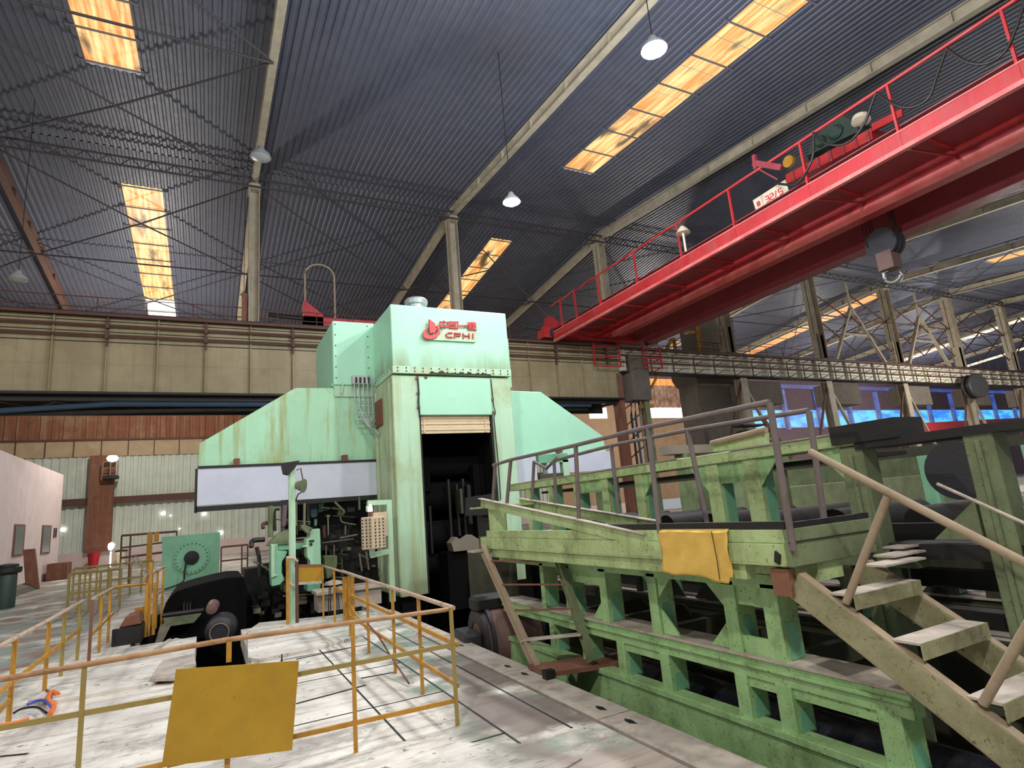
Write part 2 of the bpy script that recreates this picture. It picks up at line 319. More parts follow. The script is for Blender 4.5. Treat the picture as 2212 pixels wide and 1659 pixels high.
for i in range(6, 11):
    a, b = CX[i]+.4, CX[i+1]-.4
    for (z0, z1) in ((13.2, 16.2), (16.2, 18.6)):
        m_ = (a+b)/2; mb.bar((a, 31.0, z0), (m_, 31.0, z1), .1, .1); mb.bar((m_, 31.0, z1), (b, 31.0, z0), .1, .1); mb.bar((a, 31.3, z1), (m_, 31.3, z0), .08, .08); mb.bar((m_, 31.3, z0), (b, 31.3, z1), .08, .08)
    mb.bar((a, 31.1, 16.2), (b, 31.1, 16.2), .1, .1)
struct(mb.build('trim_%d' % tn, 'brown')); tn += 1
# floor: slabs around the pits, with recessed seams
mb = MB()
mb.box(X0, Y0, -.3, 3.2, 10.4, 0)
mb.box(X0, 10.4, -.3, -.17, 13.9, 0); mb.box(.62, 10.4, -.3, 3.5, 13.9, 0)
mb.box(X0, 13.9, -.3, -1.3, 21.5, 0)
mb.box(X0, 21.5, -.3, X1, WY+.3, 0)
mb.box(11.5, Y0, -.3, X1, 21.5, 0)
# worn concrete and steel-plate floor colours laid out as the photo shows them
fm = mat('dusty_plate_floor', (232, 226, 214), (188, 180, 170), rough=.8, scale=1.1, amt=.9, dirt=(100, 90, 86), dscale=.9, damt=.85, spots=(84, 74, 66), spotamt=.05, spotscale=5, bump=.25, bscale=12)
nt = fm.node_tree; N = nt.nodes; Lk = nt.links; b = N['Principled BSDF']; src = b.inputs['Base Color'].links[0].from_socket
g = N.new('ShaderNodeNewGeometry'); sep = N.new('ShaderNodeSeparateXYZ'); Lk.new(g.outputs['Position'], sep.inputs[0])
def mth(op, a, c=None):
    q = N.new('ShaderNodeMath'); q.operation = op
    for i, v in enumerate((a, c)):
        if v is None: continue
        if isinstance(v, (int, float)): q.inputs[i].default_value = v
        else: Lk.new(v, q.inputs[i])
    q.use_clamp = op == 'MULTIPLY'; return q.outputs[0]
nn = N.new('ShaderNodeTexNoise'); nn.inputs['Scale'].default_value = 1.3; nn.inputs['Detail'].default_value = 6; Lk.new(g.outputs['Position'], nn.inputs['Vector'])
xw = mth('ADD', sep.outputs['X'], mth('MULTIPLY_ADD', nn.outputs['Fac'], .9)); 
def step(v, a, c):
    r = N.new('ShaderNodeMapRange'); r.inputs[1].default_value = a; r.inputs[2].default_value = c; Lk.new(v, r.inputs[0]); return r.outputs[0]
def mixc(f, a, c):
    x = N.new('ShaderNodeMix'); x.data_type = 'RGBA'; Lk.new(f, x.inputs[0])
    for i, v in ((6, a), (7, c)):
        if isinstance(v, tuple): x.inputs[i].default_value = v
        else: Lk.new(v, x.inputs[i])
    return x.outputs[2]
warp = mth('MULTIPLY', nn.outputs['Fac'], 1.0)
xs = mth('ADD', sep.outputs['X'], warp)            # ~ X + .5
green = mth('MULTIPLY', step(xs, 2.55, 2.85), step(nn.outputs['Fac'], .42, .56))
c1 = mixc(green, src, lin((138, 150, 134)))
n3 = N.new('ShaderNodeTexNoise'); n3.inputs['Scale'].default_value = .55; n3.inputs['Detail'].default_value = 7; Lk.new(g.outputs['Position'], n3.inputs['Vector'])
c2 = mixc(mth('MULTIPLY', step(xs, 2.6, 3.0), step(n3.outputs['Fac'], .5, .56)), c1, lin((132, 120, 112)))
left = mth('MULTIPLY', step(sep.outputs['X'], -2.1, -2.5), step(n3.outputs['Fac'], .38, .5))
c3 = mixc(left, c2, lin((140, 150, 140)))
c4 = mixc(mth('MULTIPLY', step(sep.outputs['X'], -2.2, -2.6), step(nn.outputs['Fac'], .52, .58)), c3, lin((148, 120, 106)))
near = mth('MULTIPLY', step(sep.outputs['Y'], 4.6, 4.2), step(nn.outputs['Fac'], .35, .5))
c5 = mixc(near, c4, lin((176, 162, 150)))
mp = N.new('ShaderNodeMapping'); mp.inputs['Scale'].default_value = (.45, 3.2, 1); Lk.new(g.outputs['Position'], mp.inputs['Vector'])
n4 = N.new('ShaderNodeTexNoise'); n4.inputs['Scale'].default_value = 1.6; n4.inputs['Detail'].default_value = 8; n4.inputs['Roughness'].default_value = .7; Lk.new(mp.outputs[0], n4.inputs['Vector'])
c6 = mixc(mth('MULTIPLY', step(n4.outputs['Fac'], .5, .68), .55), c5, lin((104, 92, 84)))
n5 = N.new('ShaderNodeTexNoise'); n5.inputs['Scale'].default_value = 9; n5.inputs['Detail'].default_value = 3; Lk.new(mp.outputs[0], n5.inputs['Vector'])
c7 = mixc(mth('MULTIPLY', step(n5.outputs['Fac'], .64, .7), .7), c6, lin((70, 60, 54)))
Lk.new(c7, b.inputs['Base Color']); M['floor'] = fm
struct(mb.build('floor', 'floor', o=(0, 0, 0)))
mb = MB(); mb.box(3.2, Y0, -2.4, 12.5, 22, -2.2); mb.box(-1.3, 10.2, -2.4, 3.2, 22, -2.2)
mb.box(3.1, Y0, -2.2, 3.2, 10.4, -.3); mb.box(11.5, Y0, -2.2, 11.6, 21.5, -.3); mb.box(-1.4, 21.5, -2.2, 12.5, 21.6, -.3); mb.box(-1.4, 10.4, -2.2, -1.3, 21.5, -.3); mb.box(-1.3, 10.3, -2.2, 3.2, 10.4, -.3)
struct(mb.build('floor', 'black', o=(0, 0, 0)))  # pit floor and walls coloured black to paint the space behind the frames dark
# far wall, layer by layer
def sheet(x0, x1, z0, z1, m, y=WY, pitch=.55, d=.1, name='wall_back'):
    mb = MB(); n = max(1, round((x1-x0)/pitch)); p = (x1-x0)/n; pr = []
    for i in range(n): pr += [(x0+i*p, 0), (x0+(i+.55)*p, 0), (x0+(i+.62)*p, d), (x0+(i+.93)*p, d)]
    pr.append((x1, 0)); pr += [(x1, .4), (x0, .4)]
    mb.prism([(x, y+t) for x, t in pr], 'z', z0, z1); return struct(mb.build(name, m))
ze = roofz(WY)
sheet(X0, 35, 0+1.25, 8.75, 'greenwall'); sheet(X0, 35, 10.1, ze, 'brownwall', pitch=.75)
mb = MB(); mb.box(X0, WY-.15, 8.75, 35, WY+.3, 10.1)
struct(mb.build('wall_back', 'band'))
mb = MB(); x = X0+.7
while x < 35: mb.box(x, WY-.2, 8.75, x+.07, WY-.14, 10.1); x += 1.85
mb.box(X0, WY-.3, 10.02, 35, WY-.1, 10.18); mb.box(X0, WY-.5, 4.9, 35, WY-.1, 5.4)
struct(mb.build('trim_%d' % tn, 'brown')); tn += 1
mb = MB(); mb.box(X0, WY-.3, 0, 46, WY+.3, 1.25); struct(mb.build('wall_back', 'pinkwall'))
# right half of the far wall with its daylight gaps and blue film windows
mb = MB()
mb.box(35, WY-.1, 1.25, 66, WY+.3, 11.55); mb.box(35, WY-.1, 11.55, 40.7, WY+.3, 12.9); mb.box(43.4, WY-.1, 11.55, 49.4, WY+.3, 12.9); mb.box(58.6, WY-.1, 11.55, 66, WY+.3, 12.9)
struct(mb.build('wall_back', 'tanwall'))
sheet(35, 66, 12.9, 15.9, 'striped', pitch=.9)
mb = MB(); mb.box(66, WY-.1, 0, X1, WY+.3, 9.9); mb.box(66, WY-.1, 12.65, X1, WY+.3, ze); mb.box(35, WY-.1, 16.8, 66, WY+.3, ze)
for k in range(8): mb.box(X0*0+66, WY-.16, 13.0+k*.55, X1, WY-.1, 13.04+k*.55)
struct(mb.build('wall_back', 'purplewall'))
for x0, x1, z0, z1, m in ((40.7, 43.4, 11.55, 12.9, 'day'), (49.4, 58.6, 11.55, 12.9, 'day'), (44, 58.6, 15.9, 16.8, 'skyorange')):
    mb = MB(); mb.box(x0, WY+.0, z0, x1, WY+.15, z1); struct(mb.build('window_%d' % wn, m)); wn += 1
x = 68.6; 
while x < 148:
    mb = MB(); mb.box(x, WY+.0, 10.0, x+6.6, WY+.15, 12.55); struct(mb.build('window_%d' % wn, 'bluewin')); wn += 1; x += 7.6
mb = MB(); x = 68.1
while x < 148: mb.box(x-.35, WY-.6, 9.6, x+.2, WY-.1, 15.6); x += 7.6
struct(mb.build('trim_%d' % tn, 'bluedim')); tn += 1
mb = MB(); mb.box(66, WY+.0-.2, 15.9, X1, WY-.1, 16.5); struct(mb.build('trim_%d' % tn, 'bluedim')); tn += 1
# two tall daylight slots low in the far wall
for (xa, xb, ya, yb) in ((1942, 1956, 988, 1072), (2030, 2052, 986, 1070)):
    a = onY(xa, ya, WY-.2); c = onY(xb, yb, WY-.2); mb = MB(); mb.box(a.x, WY-.2, max(.2, c.z), c.x, WY-.12, a.z); struct(mb.build('door_%d' % (1 if xa < 2000 else 2), 'day'))
# ================================================================ HALL STEELWORK
names = {1.8: 'beside the unlit bell lamp, left of the mint housing', 13.0: 'rising straight behind the mint tower top', 24.1: 'crossing behind the far end of the red crane walkway', 35.3: 'hidden behind the red crane girder except its foot',
         46.4: 'first of the wide ones right of the red crane girder', 57.5: 'second of the wide ones right of the crane, under the hook', 68.5: 'third of the wide ones right of the crane', 79.7: 'last of the wide ones at the right edge'}
for cx, nm in names.items():
    w = .5 if cx < 30 else .8
    t = thing('steel_column', 'beige steel roof column standing on the runway girder, '+nm, 'column', (cx, 30.9, 12.0), 'roof columns on the runway girder')
    top = roofz(30.9)-.8
    mb = MB(); mb.box(cx-w/2, 30.55, 12.05, cx-w/2+.04, 31.3, top); mb.box(cx+w/2-.04, 30.55, 12.05, cx+w/2, 31.3, top); mb.box(cx-w/2, 30.9, 12.05, cx+w/2, 30.95, top); mb.build('shaft', 'rafter', t)
    mb = MB(); mb.box(cx-w/2-.1, 30.5, 12.0, cx+w/2+.1, 31.4, 12.06); mb.build('base_plate', 'brown', t)
    mb = MB(); mb.box(cx-w/2-.05, 30.45, top-.25, cx+w/2+.05, 31.4, top+.1); mb.build('head_plate', 'rafter', t)
    if cx < 30:
        mb = MB(); mb.box(cx-w/2-.28, 30.7, 12.05, cx-w/2-.02, 31.2, 13.6); mb.build('stub_post', 'browncol', t)
    else:
        for s in (-1, 1):
            mb = MB(); mb.box(cx+s*.45-.09, 30.7, 12.05, cx+s*.45+.09, 31.1, 14.2); mb.build('leg_plate', 'rafter', t)
def girder(name, label, x0, x1, zb, zt, step, brs, mtl, gy=30.7):
    t = thing(name, label, 'girder', ((x0+x1)/2, gy, zb))
    mb = MB(); mb.box(x0, gy, zb+.1, x1, gy+.08, zt-.1); mb.box(x0, gy-.015, zb+(zt-zb)*.38, x1, gy, zb+(zt-zb)*.38+.03); mb.build('web', mtl, t)
    mb = MB(); mb.box(x0, gy-.35, zt-.1, x1, gy+.6, zt); mb.box(x0, gy-.42, zt-.16, x1, gy-.35, zt-.02); mb.build('top_flange', 'brown', t)
    mb = MB(); mb.box(x0, gy-.3, zb, x1, gy+.5, zb+.1); mb.build('bottom_flange', 'darksteel', t)
    mb = MB(); mb.box(x0, gy-.2, zt, x1, gy+.0, zt+.1); mb.build('crane_rail', 'darksteel', t)
    for dz, r in ((.55, .055), (1.02, .055)):
        mb = MB(); mb.tube([(x0, gy-.3, zt-dz), (x1, gy-.3, zt-dz)], r, 8); mb.build('conduit', 'brown', t)
    mb = MB(); mb.box(x0, gy-.05, zt-.3, x1, gy, zt-.27); mb.box(x0, gy-.05, zt-.8, x1, gy, zt-.77); mb.box(x0, gy-.05, zt-1.28, x1, gy, zt-1.25); mb.build('web_seam', 'darksteel', t)
    x = x0+.4; k = 0
    while x < x1-.1:
        mb = MB(); mb.box(x-.02, gy-.2, zb+.1, x+.02, gy, zt-.1); mb.build('stiffener', mtl, t)
        if brs == 2 or (brs == 1 and k % 2 == 0):
            mb = MB()
            if brs == 2:
                mb.bar((x+.15, gy-.3, zt-1.75), (x+.15, gy-.3, zt-.5), .07, .06)
                for dz in (.45, 1.05, 1.7): mb.bar((x+.15, gy-.3, zt-dz), (x+.62, gy-.62, zt-dz+.22), .06, .06)
            else:
                for dz in (.55, 1.02): mb.box(x-.07, gy-.38, zt-dz-.16, x+.07, gy-.16, zt-dz+.12)
                mb.box(x-.04, gy-.25, zt-1.5, x+.04, gy-.1, zt-.2)
            mb.build('bracket', 'brown', t)
        x += step; k += 1
    mb = MB(); x = x0
    for dz in (.55, 1.05): mb.tube([(x0, gy+.6, zt+dz), (x1, gy+.6, zt+dz)], .025, 6)
    while x <= x1: mb.tube([(x, gy+.6, zt), (x, gy+.6, zt+1.05)], .025, 6); x += 1.95
    mb.build('walkway_rail', 'brown', t)
    return t
girder('runway_girder', 'deep beige plate girder with brown conduits behind the mint mill housing', -20.4, 24.4, 8.3, 12.0, 1.97, 1, 'girder')
girder('runway_girder', 'shallower beige plate girder with forked brackets running off to the right', 24.45, 100, 10.15, 11.9, 2.0, 2, 'girderr')
# lattice and pipes under the left girder
t = thing('girder_underside_truss', 'dark lattice with blue-grey pipes under the deep left girder', 'truss', (0, 31.5, 7.4))
mb = MB()
for y_ in (31.0, 32.4): mb.bar((-20, y_, 8.19), (24, y_, 8.19), .2, .2)
for k in range(22): mb.bar((-20+k*2, 31.0, 8.1), (-19+k*2, 32.4, 8.1), .12, .12); mb.bar((-19+k*2, 32.4, 8.1), (-18+k*2, 31.0, 8.1), .12, .12)
mb.box(-20, 32.5, 7.7, 24, 32.6, 8.7)
mb.build('lattice', 'darksteel', t)
mb = MB(); mb.tube([(-16, 30.9, 7.0), (-4, 31.0, 7.95), (22, 31.1, 8.0)], .12, 10); mb.build('pipe', 'blue', t)
mb = MB(); mb.tube([(-16, 31.2, 7.35), (0, 31.3, 7.75), (22, 31.4, 7.8)], .09, 10); mb.build('pipe', 'darksteel', t)
# built-up brown column and pipes right of the hood
t = thing('lattice_column', 'brown built-up column with pipes below the joint of the two girders', 'column', (25.4, 31, 0))
for x_ in (24.3, 26.4):
    mb = MB(); mb.ibeam((x_, 31, 0), (x_, 31, 10.1), .7, .4, .04, up=(0, 1, 0)); mb.build('leg', 'greend' if x_ > 25 else 'browncol', t)
mb = MB()
for k in range(8): mb.bar((24.5, 31, 1+k*1.1), (26.3, 31, 2.1+k*1.1), .08, .08)
mb.build('lacing', 'browncol', t)
for x_, m_ in ((24.8, 'darksteel'), (25.15, 'blue'), (25.6, 'dusty'), (25.9, 'browncol')):
    mb = MB(); mb.tube([(x_, 30.5, .2), (x_, 30.5, 7.2), (x_+.3, 30.7, 8.2)], .08, 8); mb.build('pipe', m_, t)
mb = MB(); mb.box(25.05, 30.3, 8.25, 26.6, 31.5, 11.3); mb.build('column_head', 'concrete', t)
t = thing('concrete_pier', 'broad dark concrete pier rising behind the right girder', 'pier', (36, 34, 0))
mb = MB(); mb.box(33.6, 33, 0, 38.0, 35, 10.2); mb.prism([(33.6, 10.2), (38.0, 10.2), (38.6, 10.8), (38.6, 12.0), (33.2, 12.0), (33.2, 10.8)], 'y', 32.8, 35.2); mb.build('shaft', 'concrete', t)
mb = MB(); mb.box(34.6, 33.2, 12, 38.2, 35, 17.8)
for k in range(5): mb.box(34.56, 33.15, 12.6+k*1.05, 38.24, 33.2, 12.66+k*1.05)
mb.build('upper_shaft', 'concrete', t)
low = {36.2: 'beside the broad concrete pier', 46.4: 'first one right of the blue windows start', 57.5: 'in the middle of the blue window row', 68.5: 'behind the hanging round reel', 79.7: 'at the right picture edge'}
for cx, nm in low.items():
    t = thing('girder_support', 'dim beige support column under the right girder, '+nm, 'column', (cx, 31, 0), 'supports under the right girder')
    mb = MB(); mb.ibeam((cx, 31, 0), (cx, 31, 10.1), .6, .7, .05, up=(0, 1, 0)); mb.build('shaft', 'rafter', t)
    mb = MB(); mb.box(cx+.5, 31.1, 8.2, cx+4.6, 32.6, 10.0); mb.build('bearing_block', 'concrete', t)
    mb = MB(); mb.bar((cx, 30.9, 9.9), (cx+3.6, 30.9, 3.2), .22, .16); mb.build('brace', 'rafter', t)
    mb = MB(); mb.bar((cx-.1, 30.9, 9.9), (cx-3.2, 30.9, 3.4), .16, .12); mb.build('brace', 'brown', t)
for k, (cx, nm) in enumerate(((52, 'nearer'), (63, 'farther'))):
    mb = MB()
    for s in (-1, 1): mb.bar((cx+s*3.6, 31, 12.1), (cx, 31, 17.2), .28, .2)
    mb.bar((cx-1.8, 31, 14.6), (cx+1.8, 31, 14.6), .16, .16); mb.bar((cx, 31, 17.2), (cx, 31, roofz(31)-.8), .16, .16)
    tag(mb.build('portal_brace', 'rafter'), 'beige A-shaped brace standing on the right girder, %s one seen from the camera' % nm, 'brace')
mb = MB(); mb.lathe([(.05, -.1), (1.1, -.1), (1.2, 0), (1.2, .25), (1.0, .3), (1.0, .6), (1.2, .65), (1.2, .8), (.05, .8)], (66.4, 28.9, 9.7), (.25, 1, 0), 32)
mb.cyl((66.6, 29.6, 9.7), (66.6, 30.9, 9.9), .12, 10)
tag(mb.build('cable_reel', 'motordark', smooth=True), 'round grey cable reel hanging before the right girder', 'reel')
# ---------------------------------------------------------------- overhead bridge crane
Yc = 30.0
cr = thing('overhead_crane', 'big red double-girder bridge crane crossing the upper right', 'crane', (22, 12, 11.8))
mb = MB(); mb.prism([(-8, 11.8), (28.0, 11.8), (30.1, 12.35), (30.1, 14.0), (-8, 14.4)], 'x', 22.3, 22.34)
mb.prism([(-8, 11.84), (28.0, 11.84), (30.1, 12.38), (30.1, 14.0), (-8, 14.4)], 'x', 22.34, 22.95); mb.build('main_girder', 'red', cr)
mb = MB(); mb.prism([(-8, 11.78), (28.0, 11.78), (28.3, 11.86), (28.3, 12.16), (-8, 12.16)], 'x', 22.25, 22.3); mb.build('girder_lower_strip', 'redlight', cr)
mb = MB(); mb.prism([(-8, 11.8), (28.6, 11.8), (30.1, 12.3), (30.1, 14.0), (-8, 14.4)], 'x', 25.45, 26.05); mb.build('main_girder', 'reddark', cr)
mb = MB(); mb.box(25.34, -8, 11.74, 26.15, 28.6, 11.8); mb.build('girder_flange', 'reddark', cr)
mb = MB(); mb.box(19.04, -8, 12.62, 22.25, 29.9, 12.66); mb.build('walkway_deck', 'reddark', cr)
mb = MB(); mb.box(18.97, -8, 11.92, 19.03, 29.9, 12.4); mb.build('walkway_fascia', 'red', cr)
mb = MB(); mb.box(18.92, -8, 11.78, 19.1, 29.9, 11.92); mb.box(18.94, -8, 12.4, 19.2, 29.9, 12.45); mb.build('fascia_lip', 'redlight', cr)
mb = MB(); mb.tube([(19, -8, 14.16), (19, 29.9, 14.16)], .055, 8); mb.build('handrail', 'red', cr)
ys = [2.4, 5.6, 8.7, 11.9, 15.3, 18.4, 21.6, 24.8, 27.2, 28.8]
for y_ in ys:
    mb = MB(); mb.bar((19.0, y_, 11.8), (19.0, y_, 14.16), .09, .07); mb.build('rail_post', 'red', cr)
    mb = MB(); mb.bar((19.1, y_, 11.9), (22.25, y_, 12.3), .07, .07); mb.bar((19.1, y_, 12.57), (22.25, y_, 12.57), .08, .08); mb.build('deck_bracket', 'red', cr)
mb = MB(); mb.box(18.4, 30.1, 12.15, 27.6, 30.9, 12.85); mb.prism([(19.0, 12.85), (20.2, 12.85), (19.0, 13.6)], 'y', 30.1, 30.9); mb.build('end_carriage', 'red', cr)
for x_ in (19.2, 26.8):
    mb = MB(); mb.lathe([(.05, 0), (.34, 0), (.36, .04), (.36, .3), (.05, .3)], (x_, 30.0, 12.42), (0, 1, 0), 24); mb.build('wheel', 'motordark', cr, smooth=True)
mb = MB(); mb.cyl((17.2, 30.5, 12.9), (18.5, 30.5, 12.8), .12, 12); mb.build('buffer', 'bollard', cr)
for (xa, xb, y_) in ((21.9, 23.95, 29.9), (26.0, 27.5, 29.9)):
    mb = MB()
    for x_ in (xa, xb): mb.bar((x_, y_, 10.35), (x_, y_, 11.9), .09, .09)
    for k in range(3 if xa < 25 else 5): mb.bar((xa, y_, 10.38+k*(.65 if xa < 25 else .33)), (xb, y_, 10.38+k*(.65 if xa < 25 else .33)), .08, .08)
    mb.build('hanging_cage', 'red', cr)
# lamp on a walkway post
lp = onX(1475, 500, 19.0)
mb = MB(); mb.tube([(lp.x, lp.y, 12.6), (lp.x, lp.y, lp.z-.1)], .05, 8); mb.build('lamp_post', 'cream', cr)
mb = MB(); mb.lathe([(.08, .35), (.18, .25), (.34, 0), (.1, 0)], lp-Vector((0, 0, .1)), (0, 0, 1), 16); mb.build('lamp_hood', 'cream', cr, smooth=True)
# trolley riding on the girders
TX = 22.3
tr = thing('crane_trolley', 'crane trolley with green gearbox and red frame on top of the bridge crane', 'trolley', (24, 12.4, 14.4))
def tp(px, py): return onX(px, py, TX)
a = tp(1700, 388); c = tp(1885, 285)
mb = MB(); mb.prism([(tp(1699, 398).y, tp(1699, 398).z), (tp(1885, 300).y, tp(1885, 300).z), (tp(1882, 276).y, tp(1882, 276).z), (tp(1697, 378).y, tp(1697, 378).z)], 'x', TX, TX+3.6); mb.build('frame', 'red', tr)
for k in range(7):
    q = tp(1715+k*27, 383-k*14.5); mb = MB(); mb.box(TX-.06, q.y-.05, q.z-.2, TX, q.y+.05, q.z+.28); mb.build('frame_rib', 'reddark', tr)
mb = MB(); q = tp(1905, 262); r_ = tp(1950, 243); mb.bar((TX, tp(1885, 276).y, tp(1885, 276).z), (TX, r_.y, r_.z), .1, .3); mb.build('buffer_arm', 'red', tr)
g0 = tp(1775, 325); g1 = tp(1842, 262)
mb = MB(); pts = [tp(1742, 335), tp(1850, 283), tp(1848, 262), tp(1815, 248), tp(1775, 275), tp(1750, 305)]
mb.prism([(p.y, p.z) for p in pts], 'x', TX+.1, TX+1.4); mb.build('gearbox', 'bollard', tr)
for (px, py, rr) in ((1803, 285, .3), (1771, 305, .24)):
    q = tp(px, py); mb = MB(); mb.lathe([(.02, -.1), (rr*.7, -.1), (rr, 0), (rr, .15)], (TX, q.y, q.z), (1, 0, 0), 20); mb.build('bearing_cover', 'bollard', tr, smooth=True)
mb = MB(); mb.cyl((TX+.2, tp(1722, 355).y, tp(1722, 355).z), (TX+1.4, tp(1722, 355).y, tp(1722, 355).z), .42, 20); mb.build('hoist_motor', 'motordark', tr, smooth=True)
mb = MB(); mb.cyl((TX+.05, tp(1700, 348).y, tp(1700, 348).z), (TX+.25, tp(1700, 348).y, tp(1700, 348).z), .26, 16); mb.build('brake_wheel', 'yellow', tr, smooth=True)
q = tp(1860, 262); mb = MB(); mb.lathe([(.05, .25), (.3, .2), (.34, 0), (.05, -.05)], q, (.2, 0, 1), 16); mb.build('lamp_hood', 'cream', tr, smooth=True)
a = onX(1628, 352, 19); b_ = onX(1688, 362, 19)
mb = MB(); mb.bar(a, b_, .12, .22); mb.bar(onX(1629, 335, 19), onX(1633, 365, 19), .14, .14); mb.bar(onX(1640, 366, 19), onX(1680, 388, 19), .05, .05); mb.build('cable_arm', 'reddark', tr)
# loose wooden board with red number lying on the walkway
pts = [onX(1626, 433, 20.6), onX(1696, 388, 20.6), onX(1705, 420, 20.6), onX(1634, 459, 20.6)]
t = thing('number_board', 'cream board with hand-painted red number on the crane walkway', 'board', (20.6, pts[3].y, pts[3].z))
mb = MB(); mb.prism([(p.y, p.z) for p in pts], 'x', 20.6, 20.65); mb.build('board', 'cream', t)
seg = {'#': [((.3, 0), (.3, 1)), ((.7, 0), (.7, 1)), ((0, .35), (1, .35)), ((0, .7), (1, .7))], '3': [((0, 1), (1, 1)), ((1, 1), (1, 0)), ((0, .5), (1, .5)), ((0, 0), (1, 0))],
       '2': [((0, 1), (1, 1)), ((1, 1), (1, .5)), ((1, .5), (0, .5)), ((0, .5), (0, 0)), ((0, 0), (1, 0))], '/': [((0, -.1), (1, 1.1))], '5': [((1, 1), (0, 1)), ((0, 1), (0, .5)), ((0, .5), (1, .5)), ((1, .5), (1, 0)), ((1, 0), (0, 0))],
       'C': [((1, 1), (0, 1)), ((0, 1), (0, 0)), ((0, 0), (1, 0))], 'F': [((0, 0), (0, 1)), ((0, 1), (1, 1)), ((0, .5), (.85, .5))], 'H': [((0, 0), (0, 1)), ((1, 0), (1, 1)), ((0, .5), (1, .5))], 'I': [((.5, 0), (.5, 1))]}
mb = MB(); A, B_, D_ = pts[3], pts[2], pts[0]; eu = (B_-A); ev = (D_-A)
for ch, u_, w_ in (('#', .08, .12), ('3', .36, .1), ('2', .5, .1), ('/', .64, .06), ('5', .76, .1)):
    for (x1_, y1_), (x2_, y2_) in seg[ch]:
        p = A+eu*(u_+w_*x1_)+ev*(.3+.42*y1_)-Vector((.012, 0, 0)); q = A+eu*(u_+w_*x2_)+ev*(.3+.42*y2_)-Vector((.012, 0, 0)); mb.bar(p, q, .04, .02, up=(1, 0, 0))
mb.build('painted_number', 'redpaint', t)
# festoon cable
pp = [onX(x, y, 18.9) for x, y in ((1757, 287), (1757, 330), (1745, 365), (1720, 397), (1690, 398), (1675, 395))]
pp2 = [onX(x, y, 18.9) for x, y in ((1757, 287), (1775, 305), (1808, 314), (1840, 302), (1868, 265), (1883, 225), (1893, 200))]
pp3 = [onX(x, y, 18.9) for x, y in ((1893, 200), (1925, 222), (1965, 232), (2005, 212), (2025, 160), (2045, 105))]
pp4 = [onX(x, y, 18.9) for x, y in ((2045, 105), (2085, 132), (2130, 137), (2170, 112), (2195, 60), (2214, 0))]
def smoothp(ps, n=6):
    out = []
    for i in range(len(ps)-1):
        p0, p1, p2, p3 = ps[max(0, i-1)], ps[i], ps[i+1], ps[min(len(ps)-1, i+2)]
        for k in range(n):
            t = k/n; out.append(.5*((2*p1)+(p2-p0)*t+(2*p0-5*p1+4*p2-p3)*t*t+(3*p1-p0-3*p2+p3)*t**3))
    return out+[ps[-1]]
t = thing('festoon_cable', 'black cable hanging in loops from the crane handrail', 'cable', (18.9, 10, 12.5))
for p_ in (pp, pp2, pp3, pp4):
    mb = MB(); mb.tube(smoothp(p_), .045, 8); mb.build('cable_loop', 'black', t, smooth=True)
# hook block
HX, HY = 24.2, 12.5
t = thing('hook_block', 'dark hook block with bright steel hook hanging under the red crane', 'hook', (HX, HY, 9.2))
q = onX(1910, 527, HX)
mb = MB()
for s in (-.28, -.02, .24): mb.cyl((HX+s, q.y, q.z), (HX+s+.14, q.y, q.z), .62, 28)
mb.build('sheave', 'motordark', t, smooth=True)
h = onX(1918, 555, HX); mb = MB(); mb.box(HX-.3, h.y-.3, h.z-.55, HX+.3, h.y+.3, h.z+.2); mb.build('cross_head', 'motor', t)
hk = onX(1928, 590, HX); pts = []
for k in range(0, 15):
    a_ = math.radians(95-k*19); pts.append(Vector((HX, hk.y-.0+.34*math.cos(a_)*1.0, hk.z-.02+.36*math.sin(a_))))
mb = MB(); mb.tube([(HX, hk.y, hk.z+.75)]+pts, .1, 12); mb.build('hook', 'rollers', t, smooth=True)
mb = MB()
for s in (-.35, -.1, .15, .35): mb.tube([(HX+s, q.y-.5+.2*s, q.z), (HX+s, q.y-.5+.2*s, 14.4)], .02, 6); mb.tube([(HX+s, q.y+.5, q.z), (HX+s, q.y+.5, 14.4)], .02, 6)
mb.build('hoist_rope', 'black', t)
# second crane parked far left on the runway
t = thing('parked_crane', 'small red crane end with hoop rails on the runway left of the tower', 'crane', (6, 33.6, 12.4))
mb = MB(); mb.box(4.4, 31.9, 12.35, 12.8, 32.6, 13.05); mb.prism([(4.4, 12.4), (5.4, 12.4), (5.4, 13.2), (4.4, 14.0)], 'y', 31.9, 32.6); mb.build('end_carriage', 'red', t)
mb = MB(); mb.box(4.1, 31.95, 12.1, 6.2, 32.5, 12.5); mb.build('wheel_box', 'darksteel', t)
mb = MB(); c0 = onY(655, 690, 32); pts = [(4.5, 32.2, 13.2), (4.5, 32.2, 15.6)]+[(5.3-.8*math.cos(a_), 32.2, 15.6+.7*math.sin(a_)) for a_ in [i*math.pi/8 for i in range(9)]]+[(6.1, 32.2, 13.1)]
mb.tube(pts, .05, 8); mb.build('hoop_rail', 'pipetan', t)
mb = MB(); mb.tube([(2.6, 32.2, 13.1), (4.4, 32.2, 13.0)], .13, 10); mb.build('buffer', 'darksteel', t)
